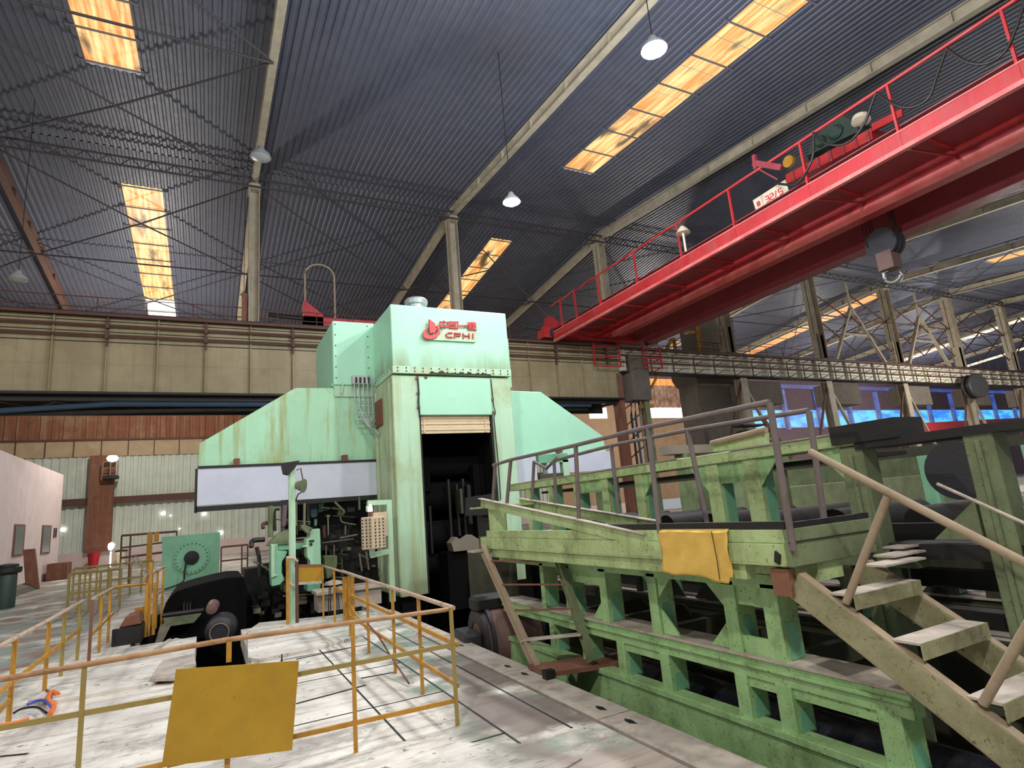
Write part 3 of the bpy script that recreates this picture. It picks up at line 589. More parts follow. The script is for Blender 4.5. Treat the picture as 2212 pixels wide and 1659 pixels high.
# far red beam in the next bay and yellow service stair
a = onY(1905, 930, 50); b_ = onY(2212, 905, 50)
mb = MB(); mb.prism([(onY(1905, 940, 50).x, onY(1905, 940, 50).z), (b_.x+8, b_.z-1.4), (b_.x+8, b_.z+.4), (onY(1960, 915, 50).x, onY(1960, 915, 50).z)], 'y', 50, 51); tag(mb.build('transfer_beam', 'red'), 'distant red beam low in front of the blue windows', 'beam')
t = thing('service_ladder', 'yellow caged service ladder and landing at the girder joint', 'ladder', (27, 31, 8))
mb = MB(); mb.bar(onY(1385, 880, 30.9), onY(1420, 812, 30.9), .2, .1); mb.build('stringer', 'yellow', t)
mb = MB(); mb.bar(onY(1382, 879, 30.9), onY(1412, 877, 30.9), .16, .25); mb.build('landing', 'yellow', t)
mb = MB()
for p, q in (((1480, 718), (1510, 718)), ((1508, 705), (1514, 758)), ((1440, 753), (1452, 732)), ((1455, 730), (1459, 755))): mb.bar(onY(*p, 31.6), onY(*q, 31.6), .22, .2)
mb.build('guard_frame', 'yellow', t)
# ---------------------------------------------------------------- hall lamps
def bell(p, label, lit, s=1, group='bell lamps hung from the roof', wire=True):
    p = Vector(p); t = thing('high_bay_lamp', label, 'lamp', p, group)
    mb = MB(); mb.lathe([(.05*s, .42*s), (.1*s, .38*s), (.13*s, .28*s), (.3*s, .1*s), (.33*s, 0), (.31*s, 0), (.27*s, .1*s)], p, (0, 0, 1), 28); mb.build('shade', 'lampmetal', t, smooth=True)
    mb = MB(); mb.lathe([(.02*s, -.1*s), (.18*s, -.09*s), (.3*s, .0), (.3*s, .04*s)], p, (0, 0, 1), 24); mb.build('bulb', 'lampon' if lit else 'lampmetal', t, smooth=True)
    if wire:
        mb = MB(); mb.tube([p+Vector((0, 0, .4*s)), (p.x, p.y, roofz(p.y)-.1)], .015, 5); mb.build('wire', 'black', t)
    return t
LA = EYE+ray(1413, 108).normalized()*19.0; LB = EYE+ray(1105, 437).normalized()*22.5
bell(LA, 'larger lit bell lamp, glaring white near the top of the picture', True, 1.08)
bell(LB, 'smaller lit bell lamp, glaring white above the mint tower', True, .98)
bell(EYE+ray(563, 340).normalized()*29, 'unlit pale bell lamp by the column left of the tower', False, 1.3, wire=False)
bell(EYE+ray(38, 605).normalized()*30, 'unlit bell lamp hanging at the far left edge', False, 1.0)
bell(EYE+ray(527, 640).normalized()*34, 'small unlit bell lamp just left of the column foot', False, .7)
# ================================================================ ROLLING MILL
TY = 15.2
ml = thing('rolling_mill', 'mint green rolling mill housing with dark opening and winged hoods', 'rolling mill', (6.15, 16.5, 0))
for (a, b) in ((4.35, 5.07), (7.3, 7.95)):
    mb = MB(); mb.box(a, TY, -.03, b, 17.15, 5.75)
    if a < 5:
        mb.box(a+.02, TY+.02, -.03, a+.1, TY+.12, 5.6)
    mb.build('housing_leg', 'mint_paint_foot_grime', ml, bevel=.015)
    mb = MB(); mb.box(a+.1, TY+.3, -2.2, b-.1, 17.0, -.03); mb.build('leg_foot', 'black', ml)
mb = MB(); mb.box(4.3, TY+.25, .05, 4.35, TY+.4, 5.6); mb.box(4.3, TY+1.7, .05, 4.35, TY+1.9, 5.6); mb.build('side_rib', 'mintside', ml)
mb = MB(); mb.box(4.335, TY+.02, 0, 4.349, 17.15, 5.74); mb.build('side_sheet', 'mintside', ml)
mb = MB(); mb.box(5.07, TY+.02, 4.63, 7.3, 17.1, 5.75); mb.build('housing_header', 'mint', ml)
mb = MB(); mb.box(5.09, TY-.03, 4.64, 7.28, TY+.02, 5.7); mb.build('access_panel', 'mintclean', ml, bevel=.01)
mb = MB(); mb.tube([(5.06, TY-.03, 5.76), (5.08, TY-.04, 5.3), (5.04, TY-.04, 5.0), (5.07, TY-.03, 4.6)], .018, 6)
mb.tube([(7.31, TY-.03, 5.7), (7.33, TY-.04, 4.9), (7.37, TY-.04, 4.7), (7.31, TY-.03, 4.55), (7.34, TY-.03, 3.2), (7.33, TY-.02, 2.2)], .014, 6); mb.build('cable_run', 'darksteel', ml)
mb = MB()
for (x_, z_) in ((5.05, 5.68), (5.06, 5.25), (5.05, 4.85), (7.31, 5.1), (7.3, 4.7), (5.3, 5.7)): mb.lathe([(.01, -.05), (.05, -.04), (.04, .0)], (x_, TY, z_), (0, 1, 0), 8)
mb.build('clamp', 'browncol', ml)
mb = MB()
for k in range(6): mb.box(5.13, TY+.1-.02*(k % 2), 4.14+k*.083, 7.22, TY+.16, 4.14+(k+1)*.083-.008)
for x_ in (5.2, 7.05): mb.box(x_, TY+.06, 4.16, x_+.03, TY+.1, 4.62)
mb.build('roller_shutter', 'shutter', ml)
mb = MB(); mb.box(5.07, TY+.06, -.03, 5.13, TY+.2, 4.6); mb.box(7.24, TY+.06, -.03, 7.3, TY+.2, 4.6); mb.build('guide_rail', 'darksteel', ml)
# inside the opening; black linings and rolls paint its deep shade in
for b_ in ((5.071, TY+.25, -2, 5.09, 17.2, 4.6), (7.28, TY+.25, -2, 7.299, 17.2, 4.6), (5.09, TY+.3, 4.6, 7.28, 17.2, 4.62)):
    mb = MB(); mb.box(*b_); mb.build('shade_lining', 'void', ml)
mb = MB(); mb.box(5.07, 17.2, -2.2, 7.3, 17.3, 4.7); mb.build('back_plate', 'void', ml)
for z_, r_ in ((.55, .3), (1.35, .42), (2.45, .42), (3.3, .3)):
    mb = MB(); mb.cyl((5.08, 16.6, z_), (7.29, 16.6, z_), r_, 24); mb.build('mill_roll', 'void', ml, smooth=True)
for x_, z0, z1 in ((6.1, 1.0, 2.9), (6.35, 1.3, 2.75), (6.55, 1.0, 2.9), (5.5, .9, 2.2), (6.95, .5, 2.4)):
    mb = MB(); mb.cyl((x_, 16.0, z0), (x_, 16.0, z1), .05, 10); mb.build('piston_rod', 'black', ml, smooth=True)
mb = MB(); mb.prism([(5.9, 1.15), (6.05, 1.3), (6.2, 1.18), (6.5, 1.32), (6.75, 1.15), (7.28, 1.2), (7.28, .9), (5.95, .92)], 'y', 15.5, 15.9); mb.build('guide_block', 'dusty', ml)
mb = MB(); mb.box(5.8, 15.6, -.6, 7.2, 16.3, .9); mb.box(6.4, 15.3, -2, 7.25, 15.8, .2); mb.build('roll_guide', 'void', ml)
# upper box
mb = MB(); mb.box(4.37, TY-.05, 5.85, 7.97, 17.1, 7.78); mb.build('top_box', 'mint_paint_sooted', ml, bevel=.02)
mb = MB(); mb.box(4.36, TY-.07, 5.8, 7.98, 17.1, 6.0); mb.build('box_skirt', 'mint', ml)
mb = MB()
for k in range(15): mb.lathe([(.02, -.02), (.02, 0)], (4.5+k*.24, TY-.07, 5.95), (0, 1, 0), 6); mb.lathe([(.02, -.02), (.02, 0)], (4.5+k*.24, TY-.07, 5.86), (0, 1, 0), 6)
for k in range(7): mb.lathe([(.02, -.02), (.02, 0)], (4.37, 15.35+k*.28, 5.95), (1, 0, 0), 6)
mb.build('bolt_row', 'darksteel', ml)
mb = MB(); mb.box(5.4, TY-.075, 5.8, 7.3, TY-.068, 5.84)
for x_, r_ in ((5.5, .07), (5.78, .1), (6.1, .05), (6.35, .08), (6.6, .09), (6.85, .06), (7.05, .08), (5.95, .04)):
    mb.prism([(x_-r_, 5.81), (x_+r_, 5.81), (x_+r_*.5, 5.81+r_*.7), (x_-r_*.3, 5.81+r_)], 'y', TY-.077, TY-.07)
mb.build('grease_lip', 'black', ml)
mb = MB(); mb.lathe([(.26, 0), (.27, .26), (.33, .28), (.35, .4), (.3, .46), (.1, .5)], (5.36, 15.85, 7.78), (0, 0, 1), 28); mb.build('roof_vent', 'lampmetal', ml, smooth=True)
# rear boxes left and right
mb = MB(); mb.box(3.16, 17.15, 5.88, 4.42, 20.2, 7.86); mb.build('side_box', 'mintclean', ml, bevel=.03)
mb = MB()
for k in range(6): mb.lathe([(.018, -.02), (.018, 0)], (3.24, 17.15, 6.1+k*.33), (0, 1, 0), 6); mb.lathe([(.018, -.02), (.018, 0)], (4.2, 17.15, 6.1+k*.33), (0, 1, 0), 6)
mb.build('bolt_row', 'darksteel', ml)
mb = MB(); mb.box(7.9, 17.15, 5.9, 9.05, 20.2, 7.65); mb.build('side_box', 'mintclean', ml, bevel=.03)
for b_ in ((3.2, 17.2, 5.55, 4.4, 17.35, 5.9), (7.9, 17.2, 5.5, 9.0, 17.4, 5.9)):
    mb = MB(); mb.box(*b_); mb.build('box_base', 'mint', ml)
mb = MB(); mb.bar((3.35, 17.05, 5.62), (3.42, 17.05, 5.95), .09, .03); mb.bar((3.2, 17.05, 5.75), (3.08, 17.05, 5.9), .02, .02); mb.build('lifting_lug', 'mintclean', ml)
# hood wings
L = [(4.36, 5.84), (2.11, 5.8), (-.27, 4.27), (-.28, 3.62), (4.36, 3.62)]
mb = MB(); mb.prism(L, 'y', 17.25, 20.3); mb.build('hood', 'mintrust', ml, bevel=.02)
mb = MB(); mb.box(2.11-2.4, 17.235, 4.9+.0, 4.3, 17.25, 4.91); 
Rr = [(7.95, 5.84), (10.2, 5.8), (12.62, 4.2), (12.7, 3.62), (7.95, 3.62)]
mb = MB(); mb.prism(Rr, 'y', 17.25, 20.3); mb.build('hood', 'mintclean', ml, bevel=.02)
for (a, b, z0, z1) in ((-.28, 1.95, 2.66, 3.6), (1.97, 4.3, 2.64, 3.6), (8.0, 9.65, 2.6, 3.62), (10.9, 12.7, 2.95, 3.62)):
    mb = MB(); mb.box(a, 17.05, z0, b, 17.12, z1); mb.build('side_panel', 'white', ml, bevel=.006)
mb = MB(); mb.box(-.3, 17.06, 2.52, 4.3, 17.5, 2.64); mb.box(-.34, 17.06, 2.5, -.28, 17.6, 3.6); mb.box(-.28, 17.02, 3.6, 4.3, 17.3, 3.66); mb.build('panel_frame', 'black', ml)
for x_, m_ in ((.55, 'browncol'), (3.35, 'browncol'), (8.35, 'browncol'), (10.55, 'browncol')):
    mb = MB(); mb.box(x_, 17.0, 3.64, x_+.14, 17.25, 3.82); mb.build('hinge_block', m_, ml)
for b_ in ((-.2, 17.6, 3.55, 4.3, 20.2, 3.62), (8, 17.6, 3.55, 12.6, 20.2, 3.62)):
    mb = MB(); mb.box(*b_); mb.build('hood_lining', 'black', ml)
# conduit bundle on the left shoulder
mb = MB(); q = onY(771, 805, 17); 
for k in range(5):
    x_ = 3.73+k*.13; e = 4.35
    mb.tube([(x_, 17.0, 6.05), (x_, 16.95, 5.3-.12*k), (x_+.05, 16.9, 5.0-.05*k), (4.05+.02*k, 16.8, 4.6-.02*k), (4.32, 16.6, 4.35-.02*k)][:5], .02, 6)
    mb.tube([(3.8, 16.97, 5.5-k*.2), (4.33, 16.97, 5.5-k*.2)], .018, 6)
mb.build('conduit_bundle', 'lampmetal', ml)
mb = MB(); mb.box(3.68, 17.0, 5.9, 4.22, 17.14, 6.16)
mb.build('junction_box', 'lampmetal', ml)
mb = MB()
for k in range(4): mb.box(3.76+k*.12, 16.99, 5.92, 3.82+k*.12, 17.0, 6.1)
mb.build('junction_slot', 'black', ml)
mb = MB(); mb.box(4.28, 16.2, 4.55, 4.34, 16.9, 5.3); mb.build('terminal_strip', 'browncol', ml)
# ---- maker's sign on the upper box
SY = TY-.11
def sp(u, v): p = onY(880+u/11.06, 670+v/11.06, SY); return (p.x, p.z)
sg = thing('maker_sign', 'red emblem with Chinese characters and CFHI on the mint tower top', 'sign', (6.1, SY, 6.7), None)
mb = MB(); mb.prism([sp(*p) for p in ((480, 705), (1600, 762), (1640, 745), (1652, 480), (1500, 470), (1200, 445), (870, 430), (760, 600))], 'y', SY, TY-.055); mb.build('backing_board', 'mint', sg)
outer = [(515, 395), (440, 440), (385, 500), (360, 570), (372, 640), (420, 685), (520, 708), (620, 690), (700, 650), (752, 590), (766, 500), (745, 425), (700, 388), (645, 380)]
inner = [(505, 430), (465, 450), (438, 490), (432, 540), (445, 580), (475, 600), (530, 612), (600, 608), (655, 590), (690, 550), (710, 500), (708, 455), (690, 425), (650, 405)]
mb = MB()
for i in range(len(outer)-1): mb.prism([sp(*outer[i]), sp(*outer[i+1]), sp(*inner[i+1]), sp(*inner[i])], 'y', SY-.06, SY)
mb.prism([sp(*p) for p in ((500, 240), (640, 345), (652, 545), (522, 582), (505, 500))], 'y', SY-.1, SY)
mb.prism([sp(*p) for p in ((645, 470), (700, 430), (690, 475), (650, 520))], 'y', SY-.06, SY)
mb.build('emblem', 'redpaint', sg)
def strokes(name, ls, w, dep=.05):
    mb = MB()
    for (a, b_) in ls:
        (x1_, z1_), (x2_, z2_) = sp(*a), sp(*b_); mb.bar((x1_, SY-dep/2, z1_), (x2_, SY-dep/2, z2_), w, dep, up=(0, 1, 0))
    mb.build(name, 'redpaint', sg)
k_ = .035
strokes('character', [((775, 285), (775, 400)), ((965, 295), (965, 405)), ((765, 290), (975, 300)), ((770, 400), (970, 410)), ((858, 258), (872, 440))], k_)
strokes('character', [((1005, 285), (1005, 435)), ((1200, 285), (1200, 435)), ((995, 288), (1205, 288)), ((1000, 432), (1205, 440)), ((1040, 325), (1165, 325)), ((1040, 362), (1165, 365)), ((1040, 400), (1165, 402)), ((1102, 320), (1102, 400)), ((1140, 375), (1160, 390))], k_*.8)
strokes('character', [((1228, 380), (1415, 378))], k_*1.2)
strokes('character', [((1430, 305), (1620, 305)), ((1430, 340), (1635, 340)), ((1440, 372), (1620, 372)), ((1440, 402), (1620, 402)), ((1440, 432), (1630, 432)), ((1435, 468), (1645, 472)), ((1530, 305), (1535, 470)), ((1450, 372), (1450, 432)), ((1615, 372), (1620, 432))], k_*.75)
strokes('letter', [((1075, 548), (960, 548)), ((960, 548), (915, 590)), ((915, 590), (945, 645)), ((945, 645), (1075, 655))], k_)
strokes('letter', [((1125, 555), (1125, 670)), ((1110, 562), (1272, 566)), ((1125, 612), (1262, 618))], k_)
strokes('letter', [((1325, 555), (1335, 680)), ((1465, 560), (1472, 685)), ((1325, 615), (1470, 622))], k_)
strokes('letter', [((1560, 565), (1562, 688))], k_)
# ---------------------------------------------------------------- drive machinery under the left hood
mc = thing('mill_drive_unit', 'cluster of pale green castings and dark hoses under the left hood', 'machine', (2.6, 17, -2.2))
def cp(u, v, Y): p = onY(540+u/7.373, 1060+v/7.373, Y); return (p.x, p.z)
def cpoly(name, pts, Y, d, m, bevel=.015, par=mc):
    mb = MB(); mb.prism([cp(u, v, Y) for u, v in pts], 'y', Y, Y+d); return mb.build(name, m, par, bevel=bevel)
mb = MB(); mb.box(1.95, 18.4, -2.2, 4.34, 19.6, 3.3); mb.box(3.0, 17.4, -2.2, 4.34, 18.6, 1.2); mb.box(.9, 18.6, -2.2, 3, 19.6, .9); mb.build('dark_backdrop', 'black', mc)  # black blocks added as the dark background under the hood
cpoly('bracket', [(335, 855), (445, 850), (450, 960), (600, 965), (560, 1060), (510, 1130), (505, 1290), (545, 1420), (480, 1500), (345, 1530), (330, 1340)], 16.4, .5, 'mintdull')
cpoly('bracket_face', [(335, 855), (400, 855), (400, 1330), (450, 1350), (335, 1400)], 16.36, .04, 'mint')
cpoly('casting', [(950, 620), (1115, 602), (1135, 1190), (960, 1190), (955, 1120), (910, 1060), (905, 900), (840, 905), (830, 885), (895, 870), (900, 765), (950, 750)], 16.2, .5, 'mintrust')
cpoly('casting_foot', [(915, 1490), (1130, 1480), (1120, 1600), (915, 1610)], 16.2, .7, 'teal')
cpoly('lever_arm', [(808, 550), (870, 542), (1010, 600), (955, 625), (945, 712), (830, 610)], 16.1, .2, 'greend')
cpoly('casting_slot', [(945, 790), (1025, 782), (1025, 808), (945, 815)], 16.17, .03, 'black', 0); 
cpoly('casting_slot', [(950, 835), (990, 830), (995, 865), (975, 880), (950, 865)], 16.17, .03, 'black', 0)
cpoly('arc_cover', [(275, 890), (340, 800), (450, 700), (590, 620), (620, 640), (620, 860), (330, 870)], 16.7, .6, 'greend')
cpoly('cross_beam', [(450, 860), (880, 825), (890, 900), (800, 930), (450, 955)], 16.75, .3, 'mintdull')
cpoly('cylinder', [(965, 195), (1075, 190), (1080, 400), (1045, 430), (995, 432), (968, 400)], 17.4, .3, 'blue')
cpoly('plate', [(1085, 195), (1190, 185), (1165, 260), (1180, 300), (1085, 360)], 17.6, .1, 'teal')
cpoly('plate', [(915, 200), (960, 200), (960, 560), (920, 560)], 17.7, .1, 'teal')
cpoly('plate', [(1025, 450), (1075, 450), (1065, 560), (1025, 560)], 17.5, .1, 'teal')
cpoly('gauge', [(1410, 310), (1500, 280), (1530, 340), (1480, 400), (1400, 390)], 17.3, .2, 'greend')
cpoly('post_block', [(1180, 1040), (1390, 1030), (1390, 1200), (1340, 1330), (1240, 1410), (1190, 1200)], 16.6, .4, 'greend')
for (pl, r_, m_) in (([(600, 1010), (480, 1110), (340, 1160), (180, 1190)], .035, 'black'), ([(520, 1100), (470, 1190), (430, 1280), (425, 1330)], .035, 'black'),
        ([(600, 700), (540, 720), (500, 800)], .03, 'black'), ([(450, 850), (600, 840), (880, 800)], .02, 'greend'), ([(210, 600), (215, 530), (300, 510)], .05, 'brown'),
        ([(20, 900), (30, 820), (80, 790), (240, 780)], .06, 'black'), ([(150, 1380), (150, 1100), (110, 900)], .05, 'black'), ([(1440, 420), (1480, 500), (1700, 540)], .02, 'greend'), ([(1400, 1010), (1700, 1000), (1850, 960)], .025, 'darksteel'),
        ([(1740, 1000), (1790, 1280)], .03, 'dusty'), ([(1850, 970), (1900, 1260)], .03, 'dusty'), ([(1215, 870), (1215, 1030)], .02, 'dusty'), ([(1340, 870), (1345, 1030)], .02, 'dusty'), ([(1520, 560), (1525, 700)], .02, 'dusty'),
        ([(740, 180), (740, 560)], .03, 'greend'), ([(870, 200), (870, 600)], .035, 'dusty'), ([(1740, 100), (1750, 300)], .03, 'greend'), ([(400, 640), (395, 330), (470, 290)], .04, 'black'), ([(330, 240), (330, 740)], .07, 'greend'),
        ([(560, 230), (540, 560)], .06, 'purplewall'), ([(1350, 180), (1500, 320)], .03, 'greend'), ([(60, 1120), (300, 1260), (480, 1400)], .03, 'dusty')):
    mb = MB(); mb.tube(smoothp([Vector((cp(u, v, 17.0)[0], 17.0+.05*i, cp(u, v, 17.0)[1])) for i, (u, v) in enumerate(pl)], 5), r_, 8); mb.build('hose', m_, mc, smooth=True)
for k in range(14):
    x_ = 1.0+random.random()*1.6; z_ = -.4+random.random()*1.0; s_ = .06+random.random()*.1
    mb = MB(); mb.box(x_, 17.4+random.random()*.6, z_, x_+s_*1.5, 18.3, z_+s_); mb.build('valve_block', random.choice(['darksteel', 'greend', 'black', 'dusty']), mc)
for k in range(16):
    x_ = 2.9+random.random()*1.3; z_ = .3+random.random()*2.2; s_ = .04+random.random()*.09
    mb = MB(); mb.box(x_, 17.25+random.random()*.1, z_, x_+s_*1.8, 17.5, z_+s_); mb.build('valve_block', random.choice(['darksteel', 'greend', 'black', 'black']), mc)
# dusty operator step in front of the machine
mb = MB(); a = onZ(645, 1283, .45); mb.box(2.2, 14.5, .38, 3.75, 15.3, .45); mb.box(2.25, 14.6, -.0, 3.7, 15.2, .38)
tag(mb.build('operator_step', 'dust'), 'dust-covered low step platform at the foot of the mill, behind the yellow rails', 'platform')
# control box on its green gallows
cb = thing('push_button_station', 'cream control box full of push buttons hung beside the tower leg', 'control box', (3.5, 14.2, 1.25))
P0 = Vector((3.43, 14.12)); PL = Vector((3.19, 14.32)); PR = Vector((3.77, 14.24)); PB = Vector((3.53, 14.44))
mb = MB(); mb.prism([tuple(P0), tuple(PR), tuple(PB), tuple(PL)], 'z', 1.28, 2.03); mb.build('box', 'creambox', cb, bevel=.02)
for (A_, B_, nc) in ((P0, PR, 3), (PL, P0, 3)):
    d_ = (B_-A_); nrm = Vector((d_.y, -d_.x, 0)).normalized()
    for r_ in range(9):
        for c_ in range(nc):
            p = A_+d_*((c_+.6)/(nc+.25)); b0 = Vector((p.x, p.y, 1.36+r_*.075)); mb = MB(); mb.cyl(b0-nrm*.0, b0+nrm*.022, .017, 8)
            mb.build('push_button', 'motordark' if (r_ < 8 or A_ is not P0) else ('orange' if c_ < 2 else 'motordark'), cb)
mb = MB(); c_ = (P0+PB)/2; mb.lathe([(.05, 0), (.05, .12), (.0, .12)], (c_.x-.05, c_.y, 2.03), (0, 0, 1), 12); mb.build('beacon_base', 'browncol', cb, smooth=True)
mb = MB(); mb.lathe([(.055, 0), (.05, .1), (.02, .17), (.0, .18)], (c_.x-.05, c_.y, 2.15), (0, 0, 1), 12); mb.build('beacon_lens', 'beacon', cb, smooth=True)
mb = MB(); mb.box(3.52, 14.42, 1.55, 3.86, 14.5, 2.12); mb.build('terminal_box', 'creambox', cb)
ga = thing('gallows_bracket', 'mint square-tube bracket and post carrying the push button box', 'bracket', (3.95, 14.6, 0))
mb = MB(); mb.bar((3.42, 14.55, 2.36), (4.0, 14.55, 2.34), .12, .12); mb.bar((3.45, 14.55, 2.3), (3.45, 14.55, 2.15), .12, .1); mb.build('upper_arm', 'mint', ga, bevel=.008)
mb = MB(); mb.bar((3.95, 14.55, 2.4), (3.95, 14.55, -.0), .13, .13, up=(0, 1, 0)); mb.build('post', 'mint', ga, bevel=.008)
mb = MB(); mb.bar((3.45, 14.55, 1.12), (3.95, 14.55, 1.18), .12, .12); mb.bar((3.5, 14.55, 1.12), (3.5, 14.55, 1.28), .12, .1); mb.build('lower_arm', 'mint', ga, bevel=.008)
# lamp pole
t = thing('floodlight_pole', 'slim mint post with a small caged floodlight before the white panels', 'lamp post', (1.57, 13.5, 0))
mb = MB(); mb.bar((1.57, 13.5, 0), (1.57, 13.5, 3.2), .13, .13, up=(0, 1, 0)); mb.box(1.53, 13.42, .02, 1.56, 13.44, 3.1); mb.build('post', 'mint', t, bevel=.01)
mb = MB(); mb.prism([(1.36, 3.3), (1.72, 3.34), (1.62, 3.18), (1.5, 3.05), (1.4, 3.08)], 'y', 13.35, 13.65); mb.build('head_bracket', 'darksteel', t)
q = onY(650, 1049, 13.4); mb = MB(); mb.lathe([(.03, -.12), (.08, -.1), (.13, .05), (.15, .07), (.0, .08)], q, (.8, -.5, -.15), 18); mb.build('floodlight', 'greend', t, smooth=True)
mb = MB(); mb.tube([(1.66, 13.42, 3.14), (1.74, 13.4, 3.18), (1.79, 13.4, 2.9)], .012, 6); mb.tube([(1.64, 13.42, 2.5), (1.68, 13.4, 2.62), (1.78, 13.4, 2.68)], .014, 6); mb.build('cable', 'black', t)
# ================================================================ ROLLER TABLE FRAMES
def frame(X, name, label, posts_lo, posts_hi, y0, y1, mt, mt2, zt=1.26, deep=.3):
    t = thing(name, label, 'table frame', (X, (y0+y1)/2, -.8))
    mb = MB(); mb.box(X-.02, y0-1.2, -.55, X+.1, y1, -.0); mb.build('base_beam', mt, t, bevel=.008)
    mb = MB(); mb.box(X-.05, y0-1.2, -.02, X+.13, y1, .04); mb.build('base_flange', mt, t, bevel=.004)
    mb = MB(); mb.box(X-.06, y0-1.2, -.85, X+.4, y1, -.55); mb.build('sole_plate', 'greend', t)
    mb = MB(); mb.box(X, y0-.1, .38, X+.14, y1, .56); mb.box(X-.03, y0-.1, .47, X, y1, .5); mb.build('middle_beam', mt, t, bevel=.006)
    mb = MB(); mb.box(X-.03, y0-.1, .555, X+.33, y1, .575); mb.build('middle_shelf', 'dust', t)
    mb = MB(); mb.box(X+.3, y0-.1, .38, X+.33, y1, .56); mb.build('shelf_back', mt2, t)
    mb = MB(); mb.box(X-.01, y0-.1+.85, zt-.12, X+.2, y1, zt); mb.build('upper_beam', mt, t, bevel=.006)
    for ys, za, zb in ((posts_lo, .02, .39), (posts_hi, .57, zt-.08)):
        for (yy, w) in ys:
            mb = MB(); mb.box(X-.01, yy-w/2, za, X+.22, yy+w/2, zb); mb.build('post', mt, t, bevel=.004)
            mb = MB(); mb.prism([(X+.04, za+.02), (X+.21, za+.02), (X+.14, (za+zb)/2), (X+.05, (za+zb)/2)], 'y', yy-w/2-.008, yy-w/2-.001); mb.build('post_stiffener', 'teal', t)
    for (ya, yb) in GUS:
        if yb > y1 or ya < y0: continue
        # corner gussets at the top and bottom of each open bay
        for (a, s) in ((ya, 1), (yb, -1)):
            mb = MB(); mb.prism([(a, zt-.1), (a+s*.22, zt-.1), (a, zt-.32)], 'x', X+.01, X+.03); mb.build('gusset', mt, t)
            mb = MB(); mb.prism([(a, .58), (a+s*.24, .58), (a, .82)], 'x', X+.02, X+.04); mb.build('gusset', mt, t)
    return t
HI = [(7.55, .1), (6.88, .13), (6.08, .14), (5.18, .14), (4.12, .15), (3.67, .16)]
LO = [(7.4, .12), (6.6, .13), (5.86, .14), (5.12, .14), (4.12, .14), (3.68, .15), (2.82, .17)]
GUS = [(4.2, 5.1), (5.25, 6.0), (6.15, 6.8), (6.95, 7.5)]
GUS = [(4.2, 5.1), (6.15, 6.8)]
fr1 = frame(4.2, 'welded_support_frame', 'olive green welded frame nearest the trench, below the walkway', LO, HI, 2.75, 8.9, 'greenb', 'green')
frame(5.87, 'welded_support_frame', 'second frame, coloured dark for shade, seen through the openings of the nearest one', LO, HI, 1.5, 10.5, 'inner', 'inner')
frame(7.66, 'welded_support_frame', 'third frame, coloured dark for shade, deep inside the roller table', LO[1:], HI[1:], 1.5, 10.5, 'inner', 'inner')
# solid links between the paired posts
for (ya, yb, za, zb) in ((3.72, 4.08, .98, 1.16), (3.74, 4.06, .56, .72), (6.14, 6.82, .98, 1.16), (5.2, 5.8, .3, .39), (3.75, 4.1, .3, .39), (2.88, 3.62, .3, .39)):
    mb = MB(); mb.box(4.22, ya, za, 4.25, yb, zb); mb.build('tie_plate', 'greenb', fr1)
# glossy trough lying low inside the table
mb = MB(); pr = [(math.cos(a_)*.42, math.sin(a_)*.3) for a_ in [math.pi*k/12 for k in range(13)]]
mb.prism([(4.86+x_*.72, -.3+z_) for x_, z_ in pr]+[(4.86-.3, -.8), (4.86+.3, -.8)], 'y', 1.2, 7.2); tag(mb.build('scale_trough_cover', 'glossdark', smooth=True), 'dark glossy half-round cover lying low inside the nearest table frame', 'cover')
mb = MB(); mb.box(4.7, 1, -.86, 9.4, 10.5, -.8); tag(mb.build('trough_floor', 'black'), 'greasy black tray under the roller table', 'tray')
# table rollers
for i in range(9):
    y_ = 2.6+i*.95
    mb = MB(); mb.cyl((6.4, y_, 1.47), (8.1, y_, 1.47), .19, 20)
    tag(mb.build('table_roller', 'darksteel', smooth=True), 'dark table roller between the deep green frames', 'roller', 'rollers of the run-out table')
mb = MB(); mb.box(6.25, 1.5, .9, 6.35, 10.5, 1.5); mb.box(9.0, 1.5, .75, 9.25, 9, 1.28); 
for k in range(26): mb.box(8.97, 1.6+k*.28, .8, 9.0, 1.66+k*.28, 1.22)
tag(mb.build('roller_bearing_beam', 'black'), 'long black ribbed side beams carrying the table rollers', 'beam')
# ---- upper tier
X = 5.2
up = thing('upper_support_frame', 'tall olive frame with big box columns standing behind the walkway', 'table frame', (5.2, 6, -.8))
mb = MB(); mb.box(X-.02, 3.0, 2.28, X+.35, 10.3, 2.4); mb.build('top_beam', 'green', up, bevel=.008)
mb = MB(); mb.box(X-.03, 5.6, 2.398, X+.36, 10.3, 2.415); mb.box(X-.03, 3.1, 2.398, X+.36, 4.75, 2.415); mb.build('top_dust', 'dust', up)
mb = MB(); mb.box(X-.04, 1.2, 2.24, X+.45, 3.3, 2.31); mb.box(X-.06, 2.9, 2.3, X+.36, 3.5, 2.47); mb.build('top_plate', 'darksteel', up)
mb = MB(); mb.box(X+.0, 3.0, 1.22, X+.2, 10.4, 1.36); mb.build('lower_rail', 'greend', up)
for (yy, w) in ((9.6, .14), (8.8, .14), (8.0, .14), (7.22, .17), (6.42, .18), (5.08, .19), (4.52, .2)):
    mb = MB(); mb.box(X, yy-w/2, 1.3, X+.2, yy+w/2, 2.3); mb.build('post', 'green', up, bevel=.004)
    mb = MB(); mb.box(X+.06, yy-w/2-.012, 1.35, X+.2, yy-w/2-.001, 2.28); mb.build('post_side', 'teal', up)
for (ya, yb) in ((5.18, 6.33), (3.47, 4.42)):
    for (a, s) in ((ya, 1), (yb, -1)):
        mb = MB(); mb.prism([(a, 2.28), (a+s*.27, 2.28), (a, 1.98)], 'x', X+.01, X+.035); mb.build('gusset', 'greenb', up)
